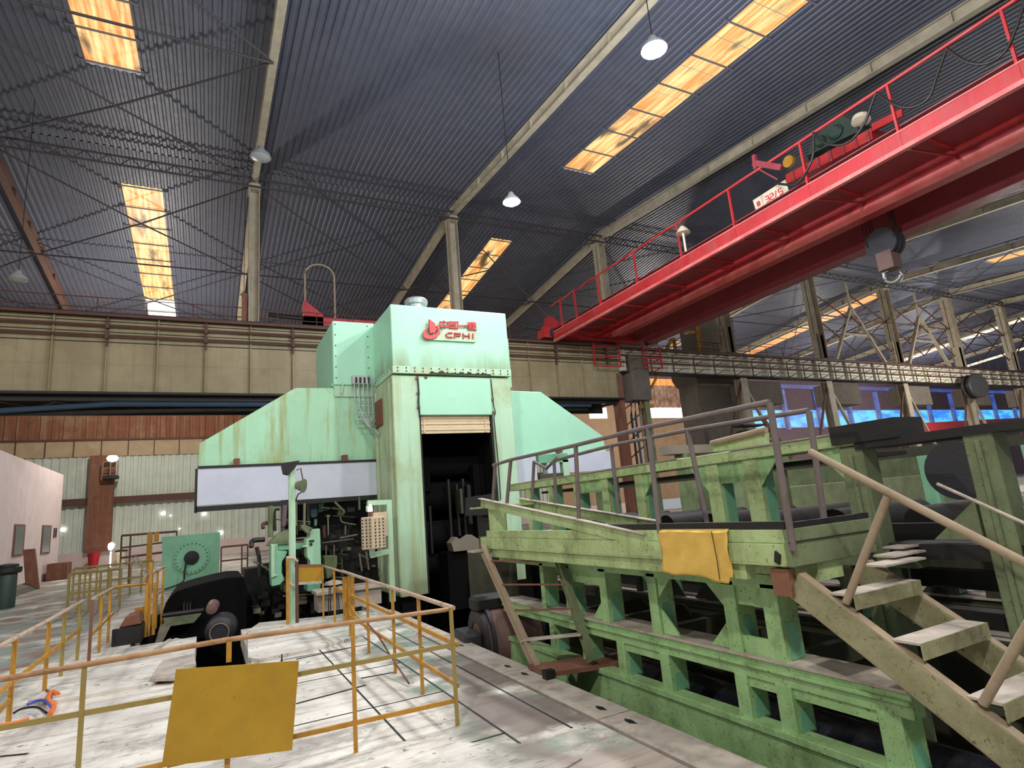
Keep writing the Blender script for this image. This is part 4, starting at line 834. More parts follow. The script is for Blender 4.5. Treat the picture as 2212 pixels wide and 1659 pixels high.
for b_ in ((X+.02, 4.6, 2.05, X+.05, 5.0, 2.28), (X+.02, 7.3, 2.1, X+.05, 7.9, 2.28)):
    mb = MB(); mb.box(*b_); mb.build('tie_plate', 'greenb', up)
for (yy, w, zb) in ((3.36, .22, -.8), (2.35, .2, -.8)):
    mb = MB(); mb.box(X-.02, yy-w/2, zb, X+.2, yy+w/2, 2.27); mb.box(X-.05, yy-.02, zb, X-.02, yy+.02, 2.2); mb.build('box_column', 'greend', up, bevel=.01)
for p_ in ([(2.5, 1.45), (2.85, 1.45), (2.5, 1.75)], [(2.2, 1.45), (1.9, 1.45), (2.2, 1.7)]):
    mb = MB(); mb.prism(p_, 'x', X+.05, X+.1); mb.build('gusset', 'greend', up)
mb = MB(); mb.box(X, 1.2, 1.3, X+.3, 3.2, 1.42); mb.box(X+.1, 1.2, .8, X+.3, 3.2, .9); mb.build('lower_rail', 'darksteel', up)
mb = MB()
pA = onX(1537, 958, X+.1); pB = onX(1655, 928, X+.1)
mb.tube([pA, pB], .035, 10); mb.build('top_bar', 'pipetan', up)
mb = MB(); mb.prism([(p.y, p.z) for p in (onX(1545, 960, X+.15), onX(1655, 935, X+.15), onX(1655, 962, X+.15), onX(1545, 975, X+.15))], 'x', X+.12, X+.2); mb.build('top_box', 'green', up)
# a matching far side tier
X = 8.15
t = thing('upper_support_frame', 'dark far side frame of the table, behind the box columns', 'table frame', (8.15, 5, -.8))
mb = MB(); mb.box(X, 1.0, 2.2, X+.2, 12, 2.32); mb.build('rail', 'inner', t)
mb = MB(); mb.box(X, 1, 1.3, X+.2, 12, 1.42); mb.box(X-.02, 1, 1.42, X+.22, 12, 1.435); mb.build('rail', 'dusty', t)
for (yy, w) in ((11.6, .2), (9.9, .2), (8.2, .2), (6.6, .2), (5.35, .16), (4.35, .14), (3.2, .2)):
    mb = MB(); mb.box(X, yy-w/2, -.8, X+.16, yy+w/2, 2.2); mb.build('post', 'greend' if yy > 4.5 else 'mintdull', t, bevel=.005)
mb = MB(); mb.lathe([(.02, -.06), (.3, -.06), (.3, .0), (.02, .0)], (6.9, 3.35, 1.98), (1, .15, 0), 28); tag(mb.build('drive_disc', 'motordark', smooth=True), 'dark round disc on edge between the two box columns', 'disc')
mb = MB(); mb.box(5.6, 3.5, 2.18, 6.3, 9.8, 2.22); tag(mb.build('table_roof_plate', 'darksteel'), 'dark plates roofing the table between its two upper frames', 'plate')
# ================================================================ WALKWAY, LADDER, STAIR
wk = thing('walkway_platform', 'olive green raised walkway platform with pipe handrails along the table', 'walkway', (4.3, 6, 1.3))
mb = MB(); mb.box(3.9, 3.17, 1.42, 4.95, 8.6, 1.46); mb.build('deck', 'darksteel', wk)
mb = MB(); mb.box(3.86, 3.17, 1.4, 3.9, 8.85, 1.55); mb.box(3.855, 3.17, 1.385, 3.95, 8.85, 1.4); mb.build('edge_beam', 'green', wk, bevel=.004)
mb = MB(); mb.box(3.88, 3.17, 1.552, 3.91, 8.65, 1.655); mb.build('edge_upstand', 'green', wk, bevel=.004)
mb = MB(); mb.box(3.88, 3.13, 1.38, 4.92, 3.17, 1.655); mb.build('end_plate', 'greend', wk, bevel=.004)
mb = MB(); mb.box(3.87, 3.12, 1.555, 4.9, 3.13, 1.562); mb.build('end_seam', 'black', wk)
mb = MB(); mb.box(3.9, 3.6, 1.26, 4.0, 8.6, 1.39); mb.box(4.2, 3.17, 1.24, 4.5, 8.6, 1.4); mb.build('under_beam', 'green', wk)
mb = MB(); mb.box(3.885, 3.15, 1.656, 3.95, 5.6, 1.715); mb.box(3.95, 3.15, 1.64, 4.93, 3.2, 1.7); mb.build('deck_edge', 'darksteel', wk)
for (X_, pa, pb, nm) in ((3.9, (8.75, 2.09), (4.75, 1.55), 0), (4.7, (8.95, 2.05), (5.5, 1.62), 1)):
    mb = MB(); a = Vector((X_-.02, pa[0], pa[1])); b_ = Vector((X_-.02, pb[0], pb[1])); mb.bar(a, b_, .03, .13); mb.build('ramp_channel', 'green', wk)
    mb = MB(); mb.bar(a+Vector((-.02, 0, .07)), b_+Vector((-.02, 0, .07)), .08, .012); mb.build('ramp_flange', 'dust', wk)
mb = MB(); mb.cyl((4.05, 8.55, 1.5), (4.05, 8.55, 2.0), .14, 16); mb.box(3.9, 8.4, 2.0, 4.7, 9.3, 2.03); mb.build('ramp_landing', 'green', wk, smooth=True)
for X_, ps, bs, m_ in ((3.9, [(8.17, 2.65), (7.64, 2.65), (5.9, 2.64), (4.56, 2.65), (3.1, 2.62)], [(8.39, 2.0), (7.92, 1.94), (6.0, 1.7), (4.59, 1.62), (3.12, 1.5)], 'greypipe'),
                 (4.7, [(7.75, 2.62), (6.27, 2.66), (4.85, 2.65), (3.35, 2.6)], [(7.82, 1.9), (6.28, 1.7), (4.76, 1.62), (3.4, 1.6)], 'greypipe')):
    for (y_, z_), (yb_, zb_) in zip(ps, bs):
        mb = MB(); mb.tube([(X_, yb_, zb_), (X_, y_, z_)], .027, 10); mb.build('rail_post', m_, wk, smooth=True)
    mb = MB(); pts = [Vector((X_, y_, z_+.01)) for y_, z_ in ps]
    if X_ < 4: pts = [Vector((X_, 8.25, 2.64))]+pts[1:]
    mb.tube(pts, .024, 10); mb.build('handrail', m_, wk, smooth=True)
mb = MB(); mb.tube([Vector((4.7, 8.38, 2.68)), Vector((4.7, 8.0, 2.53)), Vector((4.7, 7.63, 2.67))], .024, 10); mb.build('bent_rail_end', 'greypipe', wk, smooth=True)
mb = MB(); mb.tube([(4.7, 8.38, 2.68), (4.7, 8.57, 2.04)], .027, 10); mb.build('rail_post', 'greypipe', wk, smooth=True)
# ladder at the far end
ld = thing('steel_ladder', 'steep dusty green ladder from the trench edge up to the walkway end', 'ladder', (3.8, 7.5, -.05))
fa, fb = onZ(1165, 1460, .02), Vector((3.86, 8.75, 1.4))
fa = Vector((3.42, 6.62, .02)); ga_ = Vector((4.35, 6.75, .02)); gb_ = Vector((4.55, 8.3, 1.35))
fa = Vector((3.62, 6.85, .02)); fb = Vector((3.78, 8.62, 1.42)); ga_ = Vector((4.1, 6.33, .11)); gb_ = Vector((4.1, 6.95, 1.38))
for a, b_, nm, m_ in ((fa, fb, 'stringer', 'pipetan'), (ga_, gb_, 'stringer', 'greend')):
    mb = MB(); mb.bar(a, b_, .03, .09, up=(0, -1, .2)); mb.bar(a, b_, .08, .015, up=(0, -1, .2), o=(0, .045)); mb.bar(a, b_, .08, .015, up=(0, -1, .2), o=(0, -.045)); mb.build(nm, m_, ld)
for k in range(4):
    f_ = .2+k*.22; a = fa.lerp(fb, f_); b_ = ga_.lerp(gb_, f_+.03); mb = MB(); mb.bar(a, b_, .14 if k == 0 else .03, .02); mb.build('tread', 'browncol' if k else 'dust', ld)
mb = MB(); mb.add([(3.55, 6.45, .07), (4.6, 6.15, .07), (4.7, 6.6, .07), (3.55, 6.95, .07), (3.55, 6.45, 0.02), (4.6, 6.15, 0.02), (4.7, 6.6, 0.02), (3.55, 6.95, 0.02)], [(0, 1, 2, 3), (7, 6, 5, 4), (0, 4, 5, 1), (1, 5, 6, 2), (2, 6, 7, 3), (3, 7, 4, 0)]); mb.build('foot_plate', 'browncol', ld)
mb = MB(); mb.box(3.5, 6.4, -.0, 3.62, 6.5, .1); mb.build('foot_block', 'black', ld)
mb = MB(); mb.box(3.6, 8.55, 1.35, 3.9, 8.8, 1.38); mb.build('top_tread', 'dust', ld)
# stair at the near end
st = thing('steel_stair', 'olive green steel stair with pipe handrail descending at the lower right', 'stair', (4.4, 2.0, 0))
def sl(y, z0=1.36, y0=3.2, k=-.66): return z0+(y0-y)*k
for X_, o_ in ((3.95, 0), (4.78, 0)):
    a = Vector((X_, 3.2, 1.24)); b_ = Vector((X_, 1.15, 1.24-2.05*.66))
    mb = MB(); mb.bar(a, b_, .022, .2); mb.build('stringer', 'stairgreen', st, bevel=.002)
    for s in (1, -1):
        mb = MB(); mb.bar(a+Vector((.03, 0, 0)), b_+Vector((.03, 0, 0)), .075, .014, o=(0, s*.1)); mb.build('stringer_flange', 'pipetan', st)
for k in range(5):
    z_ = 1.19-k*.255; y_ = 2.74+.06-k*.385
    mb = MB(); mb.box(3.97, y_-.04, z_, 4.77, y_+.14, z_+.015); mb.build('tread', 'dust', st)
    mb = MB(); mb.box(3.97, y_-.05, z_-.085, 4.77, y_-.04, z_+.015); mb.build('tread_nosing', 'stairgreen', st)
pa = Vector((3.97, 2.88, 2.21)); pb = Vector((3.97, 1.2, 1.13))
mb = MB(); mb.tube([pa, pb], .027, 14); mb.build('handrail', 'pipetan', st, smooth=True)
for y1, z1, y2, z2 in ((2.38, 1.86, 2.82, 1.15), (1.62, 1.37, 2.09, .67), (.98, 1.0, 1.5, .3)):
    mb = MB(); mb.tube([(3.97, y2, z2), (3.97, y1, z1)], .027, 14); mb.build('rail_post', 'pipetan', st, smooth=True)
pa = Vector((4.8, 2.85, 2.2)); pb = Vector((4.8, 1.2, 1.13))
mb = MB(); mb.tube([(4.8, 2.5, 1.9), (4.8, 1.9, 1.53)], .012, 8); mb.build('tie_rod', 'dust', st)
# small stack of treads beyond the stair head
t = thing('step_stack', 'small dark bracket with three dusty treads beyond the stair head', 'steps', (5, 3, 1.2))
for k in range(3):
    mb = MB(); mb.box(4.98-.3*k, 2.95-.1*k, 1.4-.03*k, 5.3-.2*k, 3.12-.1*k, 1.415-.03*k); mb.build('tread', 'dust', t)
# cloth
mb = MB(); nx, nz = 26, 20; V = []; 
for j in range(nz+1):
    for i in range(nx+1):
        u, v = i/nx, j/nz
        y_ = 4.53-.84*u-.012*v; L_ = .38+.045*u+.012*math.sin(u*9)-(.05 if u > .93 else 0)
        x_ = 3.835-.012*math.sin(v*7+u*5)*v-.008*math.sin(u*23+v*9)-(.02*v); z_ = 1.66-v*L_+.004*math.sin(u*6)
        if j == 0: x_ = 3.875; z_ = 1.664
        V.append((x_, y_, z_))
mb.add(V, [(j*(nx+1)+i, j*(nx+1)+i+1, (j+1)*(nx+1)+i+1, (j+1)*(nx+1)+i) for j in range(nz) for i in range(nx)])
c = mb.build('cloth', 'cloth', smooth=True); tag(c, 'ochre yellow wrinkled cloth draped over the edge of the green walkway', 'cloth')
md = c.modifiers.new('thick', 'SOLIDIFY'); md.thickness = .008
mb = MB(); mb.tube([(3.815, 3.83, 1.65), (3.81, 3.81, 1.45), (3.79, 3.79, 1.26)], .004, 5); tag(mb.build('cord', 'black'), 'thin black cord hanging down over the ochre cloth', 'cord')
# motor beside the ladder
mo = thing('electric_motor', 'large dusty brown drum motor in the pit below the ladder', 'motor', (5.0, 9.6, -.6))
mc_ = Vector((4.35, 9.2, -.08)); ax = Vector((1, -.1, 0)).normalized()
mb = MB(); mb.lathe([(.05, -.5), (.4, -.48), (.48, -.4), (.52, -.34), (.52, .5), (.44, .56), (.05, .58)], mc_, ax, 36); mb.build('body', 'motor', mo, smooth=True)
for o_, r_ in ((-.4, .55), (-.5, .5), (.45, .55)):
    mb = MB(); mb.lathe([(.3, 0), (r_, 0), (r_, .06), (.3, .06), (.3, 0)], mc_+ax*o_, ax, 36); mb.build('end_ring', 'motordark', mo, smooth=True)
mb = MB(); mb.bar(mc_+ax*-.8+Vector((0, 0, -.1)), mc_+ax*-.5+Vector((0, 0, -.1)), .7, .6); mb.build('coupling_guard', 'motordark', mo, bevel=.04)
mb = MB(); mb.bar(mc_+ax*-.55+Vector((0, 0, .58)), mc_+ax*.0+Vector((0, 0, .58)), .4, .24); mb.build('terminal_box', 'darksteel', mo, bevel=.05)
mb = MB(); mb.bar(mc_+ax*.5+Vector((0, -.2, -.1)), mc_+ax*.8+Vector((0, -.2, -.1)), .6, .7); mb.build('side_box', 'black', mo, bevel=.02)
mb = MB(); mb.box(3.8, 8.8, -2.2, 5.2, 9.7, -.58); mb.build('pedestal', 'black', mo)
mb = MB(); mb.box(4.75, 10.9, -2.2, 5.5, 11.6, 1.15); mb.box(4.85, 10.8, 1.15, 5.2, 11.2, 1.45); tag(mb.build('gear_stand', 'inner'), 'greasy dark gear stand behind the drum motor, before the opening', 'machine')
mb = MB(); mb.cyl((5.0, 10.9, 1.3), (6.3, 10.7, 1.3), .17, 18); tag(mb.build('shaft_roll', 'rollers', smooth=True), 'pale steel roll end left of the green table posts', 'roll')
mb = MB(); mb.prism([(p.x, p.z) for p in (onY(1046, 1070, 11), onY(1100, 1062, 11), onY(1100, 1110, 11), onY(1046, 1112, 11))], 'y', 11.62, 12.0); mb.box(5.2, 11.7, -2.2, 5.5, 11.95, onY(1046, 1112, 11).z); tag(mb.build('motor_cover', 'darksteel'), 'dark box beside the far handrail end', 'box')
# trench covers
seams = [-2.2, .2, 2.6, 5.0, 7.05, 9.1, 11.2, 13.4, 15.4]
for i in range(8):
    a, b_ = seams[i]+.02, seams[i+1]; mb = MB(); x1 = 3.62 if i < 7 else 3.55
    mb.box(3.24, a, -.14, x1, b_, 0.005)
    for yy in (a+.18, b_-.18):
        pass
    o = mb.build('trench_cover', 'dust'); tag(o, 'pale dusty trench cover plate in the row beside the green frame', 'cover plate', 'trench cover plates')
    for yy in (a+.22, b_-.22):
        mb = MB(); mb.prism([(3.4, yy-.03), (3.45, yy-.09), (3.47, yy+.02), (3.44, yy+.09), (3.41, yy+.05)], 'z', .004, .007); mb.build('lifting_slot', 'black', o)
mb = MB(); mb.box(3.2, -6, -.3, 3.235, 14, -.06); struct(mb.build('trim_40', 'black'))
# ================================================================ FOREGROUND GUARD RAILS AND FLOOR ITEMS
def rail(name, label, parts, loc, group=None, r=.024):
    t = thing(name, label, 'railing', loc, group)
    for nm, pts, rr, m_ in parts:
        mb = MB()
        if nm in ('flat_bar', 'kick_bar', 'square_post'): mb.bar(pts[0], pts[1], rr, rr*1.7 if nm != 'square_post' else rr, up=(0, 1, 0) if nm == 'square_post' else (0, 0, 1)); mb.build(nm, m_, t)
        else: mb.tube(pts, rr, 12); mb.build(nm, m_, t, smooth=True)
    return t
FY = 5.78
P = []
P.append(('top_pipe', [(-3.2, FY, 1.09), (-1.3, FY, 1.085), (-.8, FY, 1.09), (.15, FY, 1.105), (1.2, FY, 1.08), (2.1, FY, 1.055), (2.18, FY+.06, 1.05)], .021, 'frontpipe'))
P.append(('flat_bar', [(-3.2, FY, .79), (-.2, FY, .74)], .022, 'yellowdull')); P.append(('flat_bar', [(.66, FY, .73), (2.16, FY, .72)], .022, 'yellowdull'))
P.append(('flat_bar', [(-.25, FY, .26), (2.15, FY, .22)], .022, 'yellow')); P.append(('flat_bar', [(-3.2, FY, .3), (-.25, FY, .27)], .022, 'yellow'))
for x_, m_ in ((-2.2, 'yellow'), (-.82, 'yellowdull'), (1.19, 'yellow'), (2.15, 'yellowdull')): P.append(('square_post', [(x_, FY, 0), (x_, FY, 1.07)], .032, m_))
P.append(('square_post', [(.17, FY, .93), (.17, FY, 1.09)], .04, 'yellow')); P.append(('square_post', [(.17, FY, 0), (.17, FY, .2)], .04, 'yellow'))
rail('guard_rail', 'yellow-brown pipe guard rail crossing the whole lower left foreground', P, (0, FY, 0))
RX = 2.2; P = []
P.append(('top_pipe', [(RX, 5.84, 1.05), (RX, 7.4, 1.06), (RX, 9.3, 1.07), (RX, 11.45, 1.09)], .024, 'handrail')); P.append(('top_pipe', [(RX, 11.45, 1.08), (RX, 13.6, 1.08)], .02, 'handrail'))
for y_ in (6.98, 8.1, 9.55, 10.9, 12.3): P.append(('square_post', [(RX, y_, 0), (RX, y_, 1.05)], .034, 'yellow'))
P.append(('flat_bar', [(RX, 5.84, .33), (RX, 10.9, .38)], .024, 'yellow')); P.append(('flat_bar', [(RX+.02, 5.84, .7), (RX+.02, 12.3, .72)], .026, 'yellow'))
P.append(('bent_bar', smoothp([Vector(p) for p in ((RX-.02, 11.6, .62), (RX-.02, 10.9, .58), (RX-.02, 10.0, .42), (RX, 9.55, .32))]), .016, 'yellow'))
P.append(('bent_bar', smoothp([Vector(p) for p in ((RX-.03, 9.5, .45), (RX-.03, 8.8, .35), (RX-.03, 8.1, .18), (RX-.03, 7.4, .03))]), .012, 'browncol'))
t = rail('guard_rail', 'yellow guard rail with dusty white top pipe running away toward the mill', P, (RX, 9, 0))
mb = MB(); mb.bar((RX-.0, 10.95, .3), (RX-.0, 10.95, 1.03), .2, .02, up=(0, 1, 0)); mb.build('gate_plate', 'yellow', t)
LX = -2.0; P = []
P.append(('top_pipe', [(LX, 5.9, .98), (LX, 8.7, .97), (LX, 10.5, .96), (LX, 13.55, .97)], .028, 'handrail'))
for y_, m_ in ((6.6, 'yellow'), (8.15, 'yellow'), (9.25, 'yellow'), (10.95, 'yellow'), (12.0, 'yellowdull'), (13.3, 'yellowdull')): P.append(('square_post', [(LX, y_, 0), (LX, y_, .95)], .045, m_))
P.append(('flat_bar', [(LX, 6, .46), (LX, 13.5, .5)], .03, 'yellow')); P.append(('flat_bar', [(LX, 7.6, .2), (LX, 9.2, .3)], .03, 'yellow'))
rail('guard_rail', 'yellow guard rail with white top pipe rising at the left picture edge', P, (LX, 10, 0))
P = []; X2 = -1.75
a1, a2 = onX(202, 1292, X2), onX(248, 1268, X2)
P.append(('top_pipe', [a1, a2], .028, 'handrail')); a3 = onY(315, 1261, a2.y); P.append(('top_pipe', [a2, a3], .026, 'yellow'))
for px, bz in ((200, 1420), (220, 1412), (238, 1396)):
    a = onX(px, 1290, X2); P.append(('square_post', [(X2, a.y, 0), (X2, a.y, a1.z-.02)], .045, 'browncol' if px < 210 else 'yellow'))
P.append(('flat_bar', [(X2, a1.y, .45), (X2, a2.y, .5)], .03, 'yellow'))
rail('guard_rail', 'short yellow guard rail turning right, just beyond the left rail end', P, (X2, 15, 0))
# yellow gate group near the step opening
P = []; GY = 14.9
def gp(px, py, Y=GY): return onY(px, py, Y)
for px, m_ in ((318, 'yellow'), (326, 'yellow'), (334, 'yellow')): a = gp(px, 1215 if px == 326 else 1260); P.append(('square_post', [(a.x, GY+(px-318)*.01, 0.0), (a.x, GY+(px-318)*.01, a.z)], .06, m_))
P.append(('top_pipe', [gp(313, 1246), gp(356, 1224, 16.5)], .03, 'handrail')); P.append(('top_pipe', [gp(313, 1305), gp(353, 1273, 16.5)], .028, 'handrail'))
for px in (341, 353): a = gp(px, 1230, 16); P.append(('square_post', [(a.x, 16, 0), (a.x, 16, a.z)], .045, 'yellow'))
a = gp(283, 1204, 16.5); b_ = gp(318, 1240, 16.5); P.append(('flat_bar', [a, b_], .025, 'dusty')); a = gp(292, 1202, 16.5); b_ = gp(325, 1236, 16.5); P.append(('flat_bar', [a, b_], .025, 'dusty'))
t = rail('gate_post_group', 'bright yellow gate posts with angled top pipes left of the dark gear cover', P, (-1.2, GY, 0))
mb = MB(); pts = [gp(290, 1315), gp(318, 1308), gp(318, 1375), gp(305, 1372), gp(302, 1350), gp(292, 1340)]; mb.prism([(p.x, p.z) for p in pts], 'y', GY+.05, GY+.08); mb.build('gate_plate', 'yellow', t)
# crowd of rails around the stair well, further back
for k, (Y_, x0_, x1_, y0_, n_, lab) in enumerate(((22.0, 150, 262, 1240, 6, 'low row of faded yellow rails beside the stair well, front run'), (27.0, 160, 330, 1228, 8, 'low row of faded yellow rails beside the stair well, back run'))):
    a = onY(x0_, y0_, Y_); b_ = onY(x1_, y0_-14, Y_); P = [('top_pipe', [(a.x, Y_, a.z), (b_.x, Y_, a.z)], .035, 'yellowdull'), ('flat_bar', [(a.x, Y_, a.z*.5), (b_.x, Y_, a.z*.5)], .04, 'yellowdull')]
    for i in range(n_): x_ = a.x+(b_.x-a.x)*i/(n_-1); P.append(('square_post', [(x_, Y_, 0), (x_, Y_, a.z)], .06, 'yellowdull'))
    rail('guard_rail', lab, P, ((a.x+b_.x)/2, Y_, 0))
P = []; Y_ = 33
for (xa, xb, yt, yb) in ((263, 382, 1157, 1215),):
    a = onY(xa, yt, Y_); b_ = onY(xb, 1148, Y_); P += [('top_pipe', [(a.x, Y_, a.z), (b_.x, Y_, b_.z)], .05, 'brown'), ('top_pipe', [(a.x, Y_, a.z-.55), (b_.x, Y_, a.z-.45)], .04, 'brown'), ('top_pipe', [(a.x, Y_, a.z-1.0), (b_.x, Y_, a.z-.9)], .05, 'brown')]
    for x_ in (a.x, a.x+.35, b_.x): P.append(('square_post', [(x_, Y_, 0), (x_, Y_, a.z)], .07, 'brown'))
t = rail('guard_rail', 'tall dark brown railing left of the green flanged plate', P, (-3, Y_, 0))
a = onY(318, 1152, 30); b_ = onY(343, 1170, 30); mb = MB(); mb.box(a.x+.25, 30, b_.z, b_.x, 30.05, a.z); mb.box(a.x, 30, 0, a.x+.2, 30.1, a.z); tag(mb.build('sign_post', 'yellow'), 'yellow post with small yellow plate left of the green flanged plate', 'post')
P = []; Y_ = 30
a = onY(478, 1182, Y_); b_ = onY(535, 1180, Y_)
P += [('top_pipe', [(a.x, Y_, a.z), (b_.x, Y_, a.z)], .04, 'brown'), ('top_pipe', [(a.x, Y_, a.z-.6), (b_.x, Y_, a.z-.6)], .035, 'brown')]
for x_ in (a.x, (a.x+b_.x)*.5+.3, b_.x): P.append(('square_post', [(x_, Y_, 0), (x_, Y_, a.z)], .06, 'brown'))
rail('guard_rail', 'low dark railing right of the green flanged plate', P, (1, Y_, 0))
# yellow enclosure at the mill foot
P = []; Y_ = 13.3
def mp(px, py, Y=13.3): return onY(px, py, Y)
for px, m_ in ((621, 'yellow'), (641, 'brown')): a = mp(px, 1206); P.append(('square_post', [(a.x, Y_, 0), (a.x, Y_, a.z)], .06, m_))
a = mp(697, 1225); P.append(('square_post', [(a.x, Y_, 0.0), (a.x, Y_, a.z)], .03, 'yellow'))
P.append(('top_pipe', [mp(618, 1205), mp(635, 1206), mp(643, 1213)], .035, 'handrail')); P.append(('top_pipe', [mp(620, 1257), mp(634, 1266)], .028, 'handrail')); P.append(('flat_bar', [mp(638, 1261), mp(698, 1257)], .03, 'dust')); P.append(('flat_bar', [mp(636, 1222), mp(698, 1221)], .025, 'browncol'))
t = rail('guard_rail', 'worn yellow rail with rusty plate around the lamp post foot', P, (2, Y_, 0))
mb = MB(); c = [mp(641, 1224), mp(696, 1222), mp(695, 1255), mp(640, 1260)]; mb.prism([(p.x, p.z) for p in c], 'y', Y_, Y_+.02); mb.build('rusty_plate', 'yellowplate', t)
t = thing('stool', 'small round stool with white seat behind the yellow rail', 'stool', (2.75, 14.2, 0))
a = onY(720, 1256, 13.9); mb = MB(); mb.lathe([(.02, 0), (.2, .0), (.17, .06), (.02, .1)], (a.x, 13.9, a.z-.06), (0, 0, 1), 20); mb.build('seat', 'dust', t, smooth=True)
mb = MB()
for i in range(4): an = i*math.pi/2+.4; mb.tube([(a.x+.1*math.cos(an), 13.9+.1*math.sin(an), a.z-.05), (a.x+.14*math.cos(an), 13.9+.14*math.sin(an), 0)], .01, 6)
mb.build('leg_frame', 'darksteel', t)
# hung ochre plate
t = thing('barrier_plate', 'large ochre steel plate hung on the foreground guard rail', 'plate', (.23, 5.72, .2))
mb = MB(); mb.prism([(-.21, .955), (.715, .85), (.655, .165), (-.285, .275)], 'y', 5.715, 5.728); mb.build('plate', 'yellowplate', t)
mb = MB(); 
for x_ in (-.1, .58): mb.tube([(x_, 5.722, .85), (x_, 5.75, .92), (x_, 5.79, .8)], .005, 6)
mb.build('hanger', 'darksteel', t)
# floor seams and loose plates
def zpoly(name, px, z0, z1, m, lab, cat, **k):
    q = [onZ(x, y, z1) for x, y in px]; mb = MB(); mb.prism([(p.x, p.y) for p in q], 'z', z0, z1); o = mb.build(name, m, **k)
    return tag(o, lab, cat) if lab else o
zpoly('loose_plate', [(820, 1600), (1230, 1608), (1257, 1637), (1150, 1700), (760, 1700)], .0, .015, 'floor', 'thin loose floor plate with a sharp corner, bottom centre', 'plate')
mb = MB()
seamsA = [((0, 1634), (60, 1628)), ((110, 1518), (382, 1466)), ((640, 1424), (770, 1396)), ((780, 1465), (852, 1452)), ((640, 1520), (790, 1480)), ((690, 1375), (770, 1365))]
for (a, b_) in seamsA:
    p, q = onZ(*a, .004), onZ(*b_, .004); mb.bar(p, q, .03, .006)
for x_ in (1.62, 2.42, 2.95): mb.bar((x_, 5.0, .003), (x_, 13.8, .003), .018, .005)
for y_ in (4.55, 5.3, 6.9, 8.6, 10.2): mb.bar((.7 if y_ < 10 else 1.0, y_, .003), (2.42, y_, .003), .014, .005)
struct(mb.build('trim_41', 'black'))
zpoly('floor_plate', [(150, 1462), (380, 1378), (422, 1384), (420, 1414), (338, 1470), (322, 1476), (125, 1512), (60, 1512)], .0, .05, 'floor', 'dusty raised floor plate left of the dark gap', 'plate')
zpoly('floor_plate', [(535, 1362), (560, 1345), (790, 1322), (880, 1340), (700, 1395), (560, 1424), (536, 1420)], .0, .05, 'floor', 'dusty raised floor plate right of the dark gap', 'plate')
zpoly('folded_sheet', [(325, 1466), (352, 1425), (420, 1412), (424, 1436), (375, 1464)], .05, .09, 'dust', 'pale bent sheet corner lying by the dark gap', 'sheet')
mb = MB(); mb.prism([(p.x, p.y) for p in (onZ(326, 1478, .02), onZ(345, 1462, .02), onZ(382, 1460, .02), onZ(380, 1466, .02))], 'z', .05, .052); struct(mb.build('trim_42', 'black'))
mb = MB(); q = onZ(366, 1378, .1)
for i in range(7):
    a = q+Vector((-.0-.05*i, -.25*i, 0)); mb.lathe([(.05, 0), (.04, .03), (.0, .04)], (a.x, a.y, .05), (0, 0, 1), 8)
mb.bar((q.x, q.y, .06), (q.x-.3, q.y-1.6, .06), .09, .02); tag(mb.build('hinge_strip', 'dust'), 'dusty hinge strip with bolt heads on the left floor plate', 'hinge')
q = onZ(1300, 1593, 0); mb = MB(); mb.lathe([(.01, 0), (.035, .003), (.03, .02), (.01, .03)], (q.x, q.y, 0.0), (0, 0, 1), 7); tag(mb.build('crumpled_paper', 'pinkwall'), 'small white scrap on the floor beside the trench covers', 'litter')
q = onZ(150, 1460, .06); 
# orange and blue straps on the left rail
t = thing('strap_bundle', 'tangled orange and blue straps by the left guard rail', 'straps', (-1.9, 8.6, 0))
for pl, r_, m_ in (([(125, 1500), (112, 1495), (104, 1510), (116, 1525), (108, 1545)], .03, 'orange'), ([(60, 1522), (82, 1513), (100, 1515), (112, 1530)], .016, 'bluecloth'), ([(30, 1540), (50, 1530), (80, 1528), (100, 1540)], .014, 'black'), ([(100, 1490), (110, 1500), (108, 1520)], .014, 'browncol')):
    mb = MB(); mb.tube(smoothp([onZ(x, y, .06) for x, y in pl]), r_, 8); mb.build('strap', m_, t, smooth=True)
mb = MB(); mb.tube(smoothp([onY(x, y, 5.85) for x, y in ((-5, 1570), (20, 1566), (40, 1562), (62, 1556))]), .022, 8); tag(mb.build('rag', 'orange', smooth=True), 'orange rag wrapped on the guard rail at the left edge', 'rag')
# dark box and brown cover by the gate
q = onZ(305, 1392, 0); t = thing('steel_bin', 'dark steel box with brown lid standing by the yellow gate posts', 'box', (-1.4, 14.3, 0))
a, b_ = onY(240, 1397, 14.2), onY(305, 1388, 14.2); c = onY(243, 1360, 14.2)
mb = MB(); mb.box(a.x, 14.2, 0, b_.x, 15.0, c.z); mb.build('box', 'black', t, bevel=.01)
mb = MB(); mb.prism([(a.x+.1, c.z), (b_.x-.02, c.z+.02), (b_.x-.08, c.z+.22), (a.x+.2, c.z+.18)], 'y', 14.3, 15.0); mb.build('lid', 'browncol', t, bevel=.01)
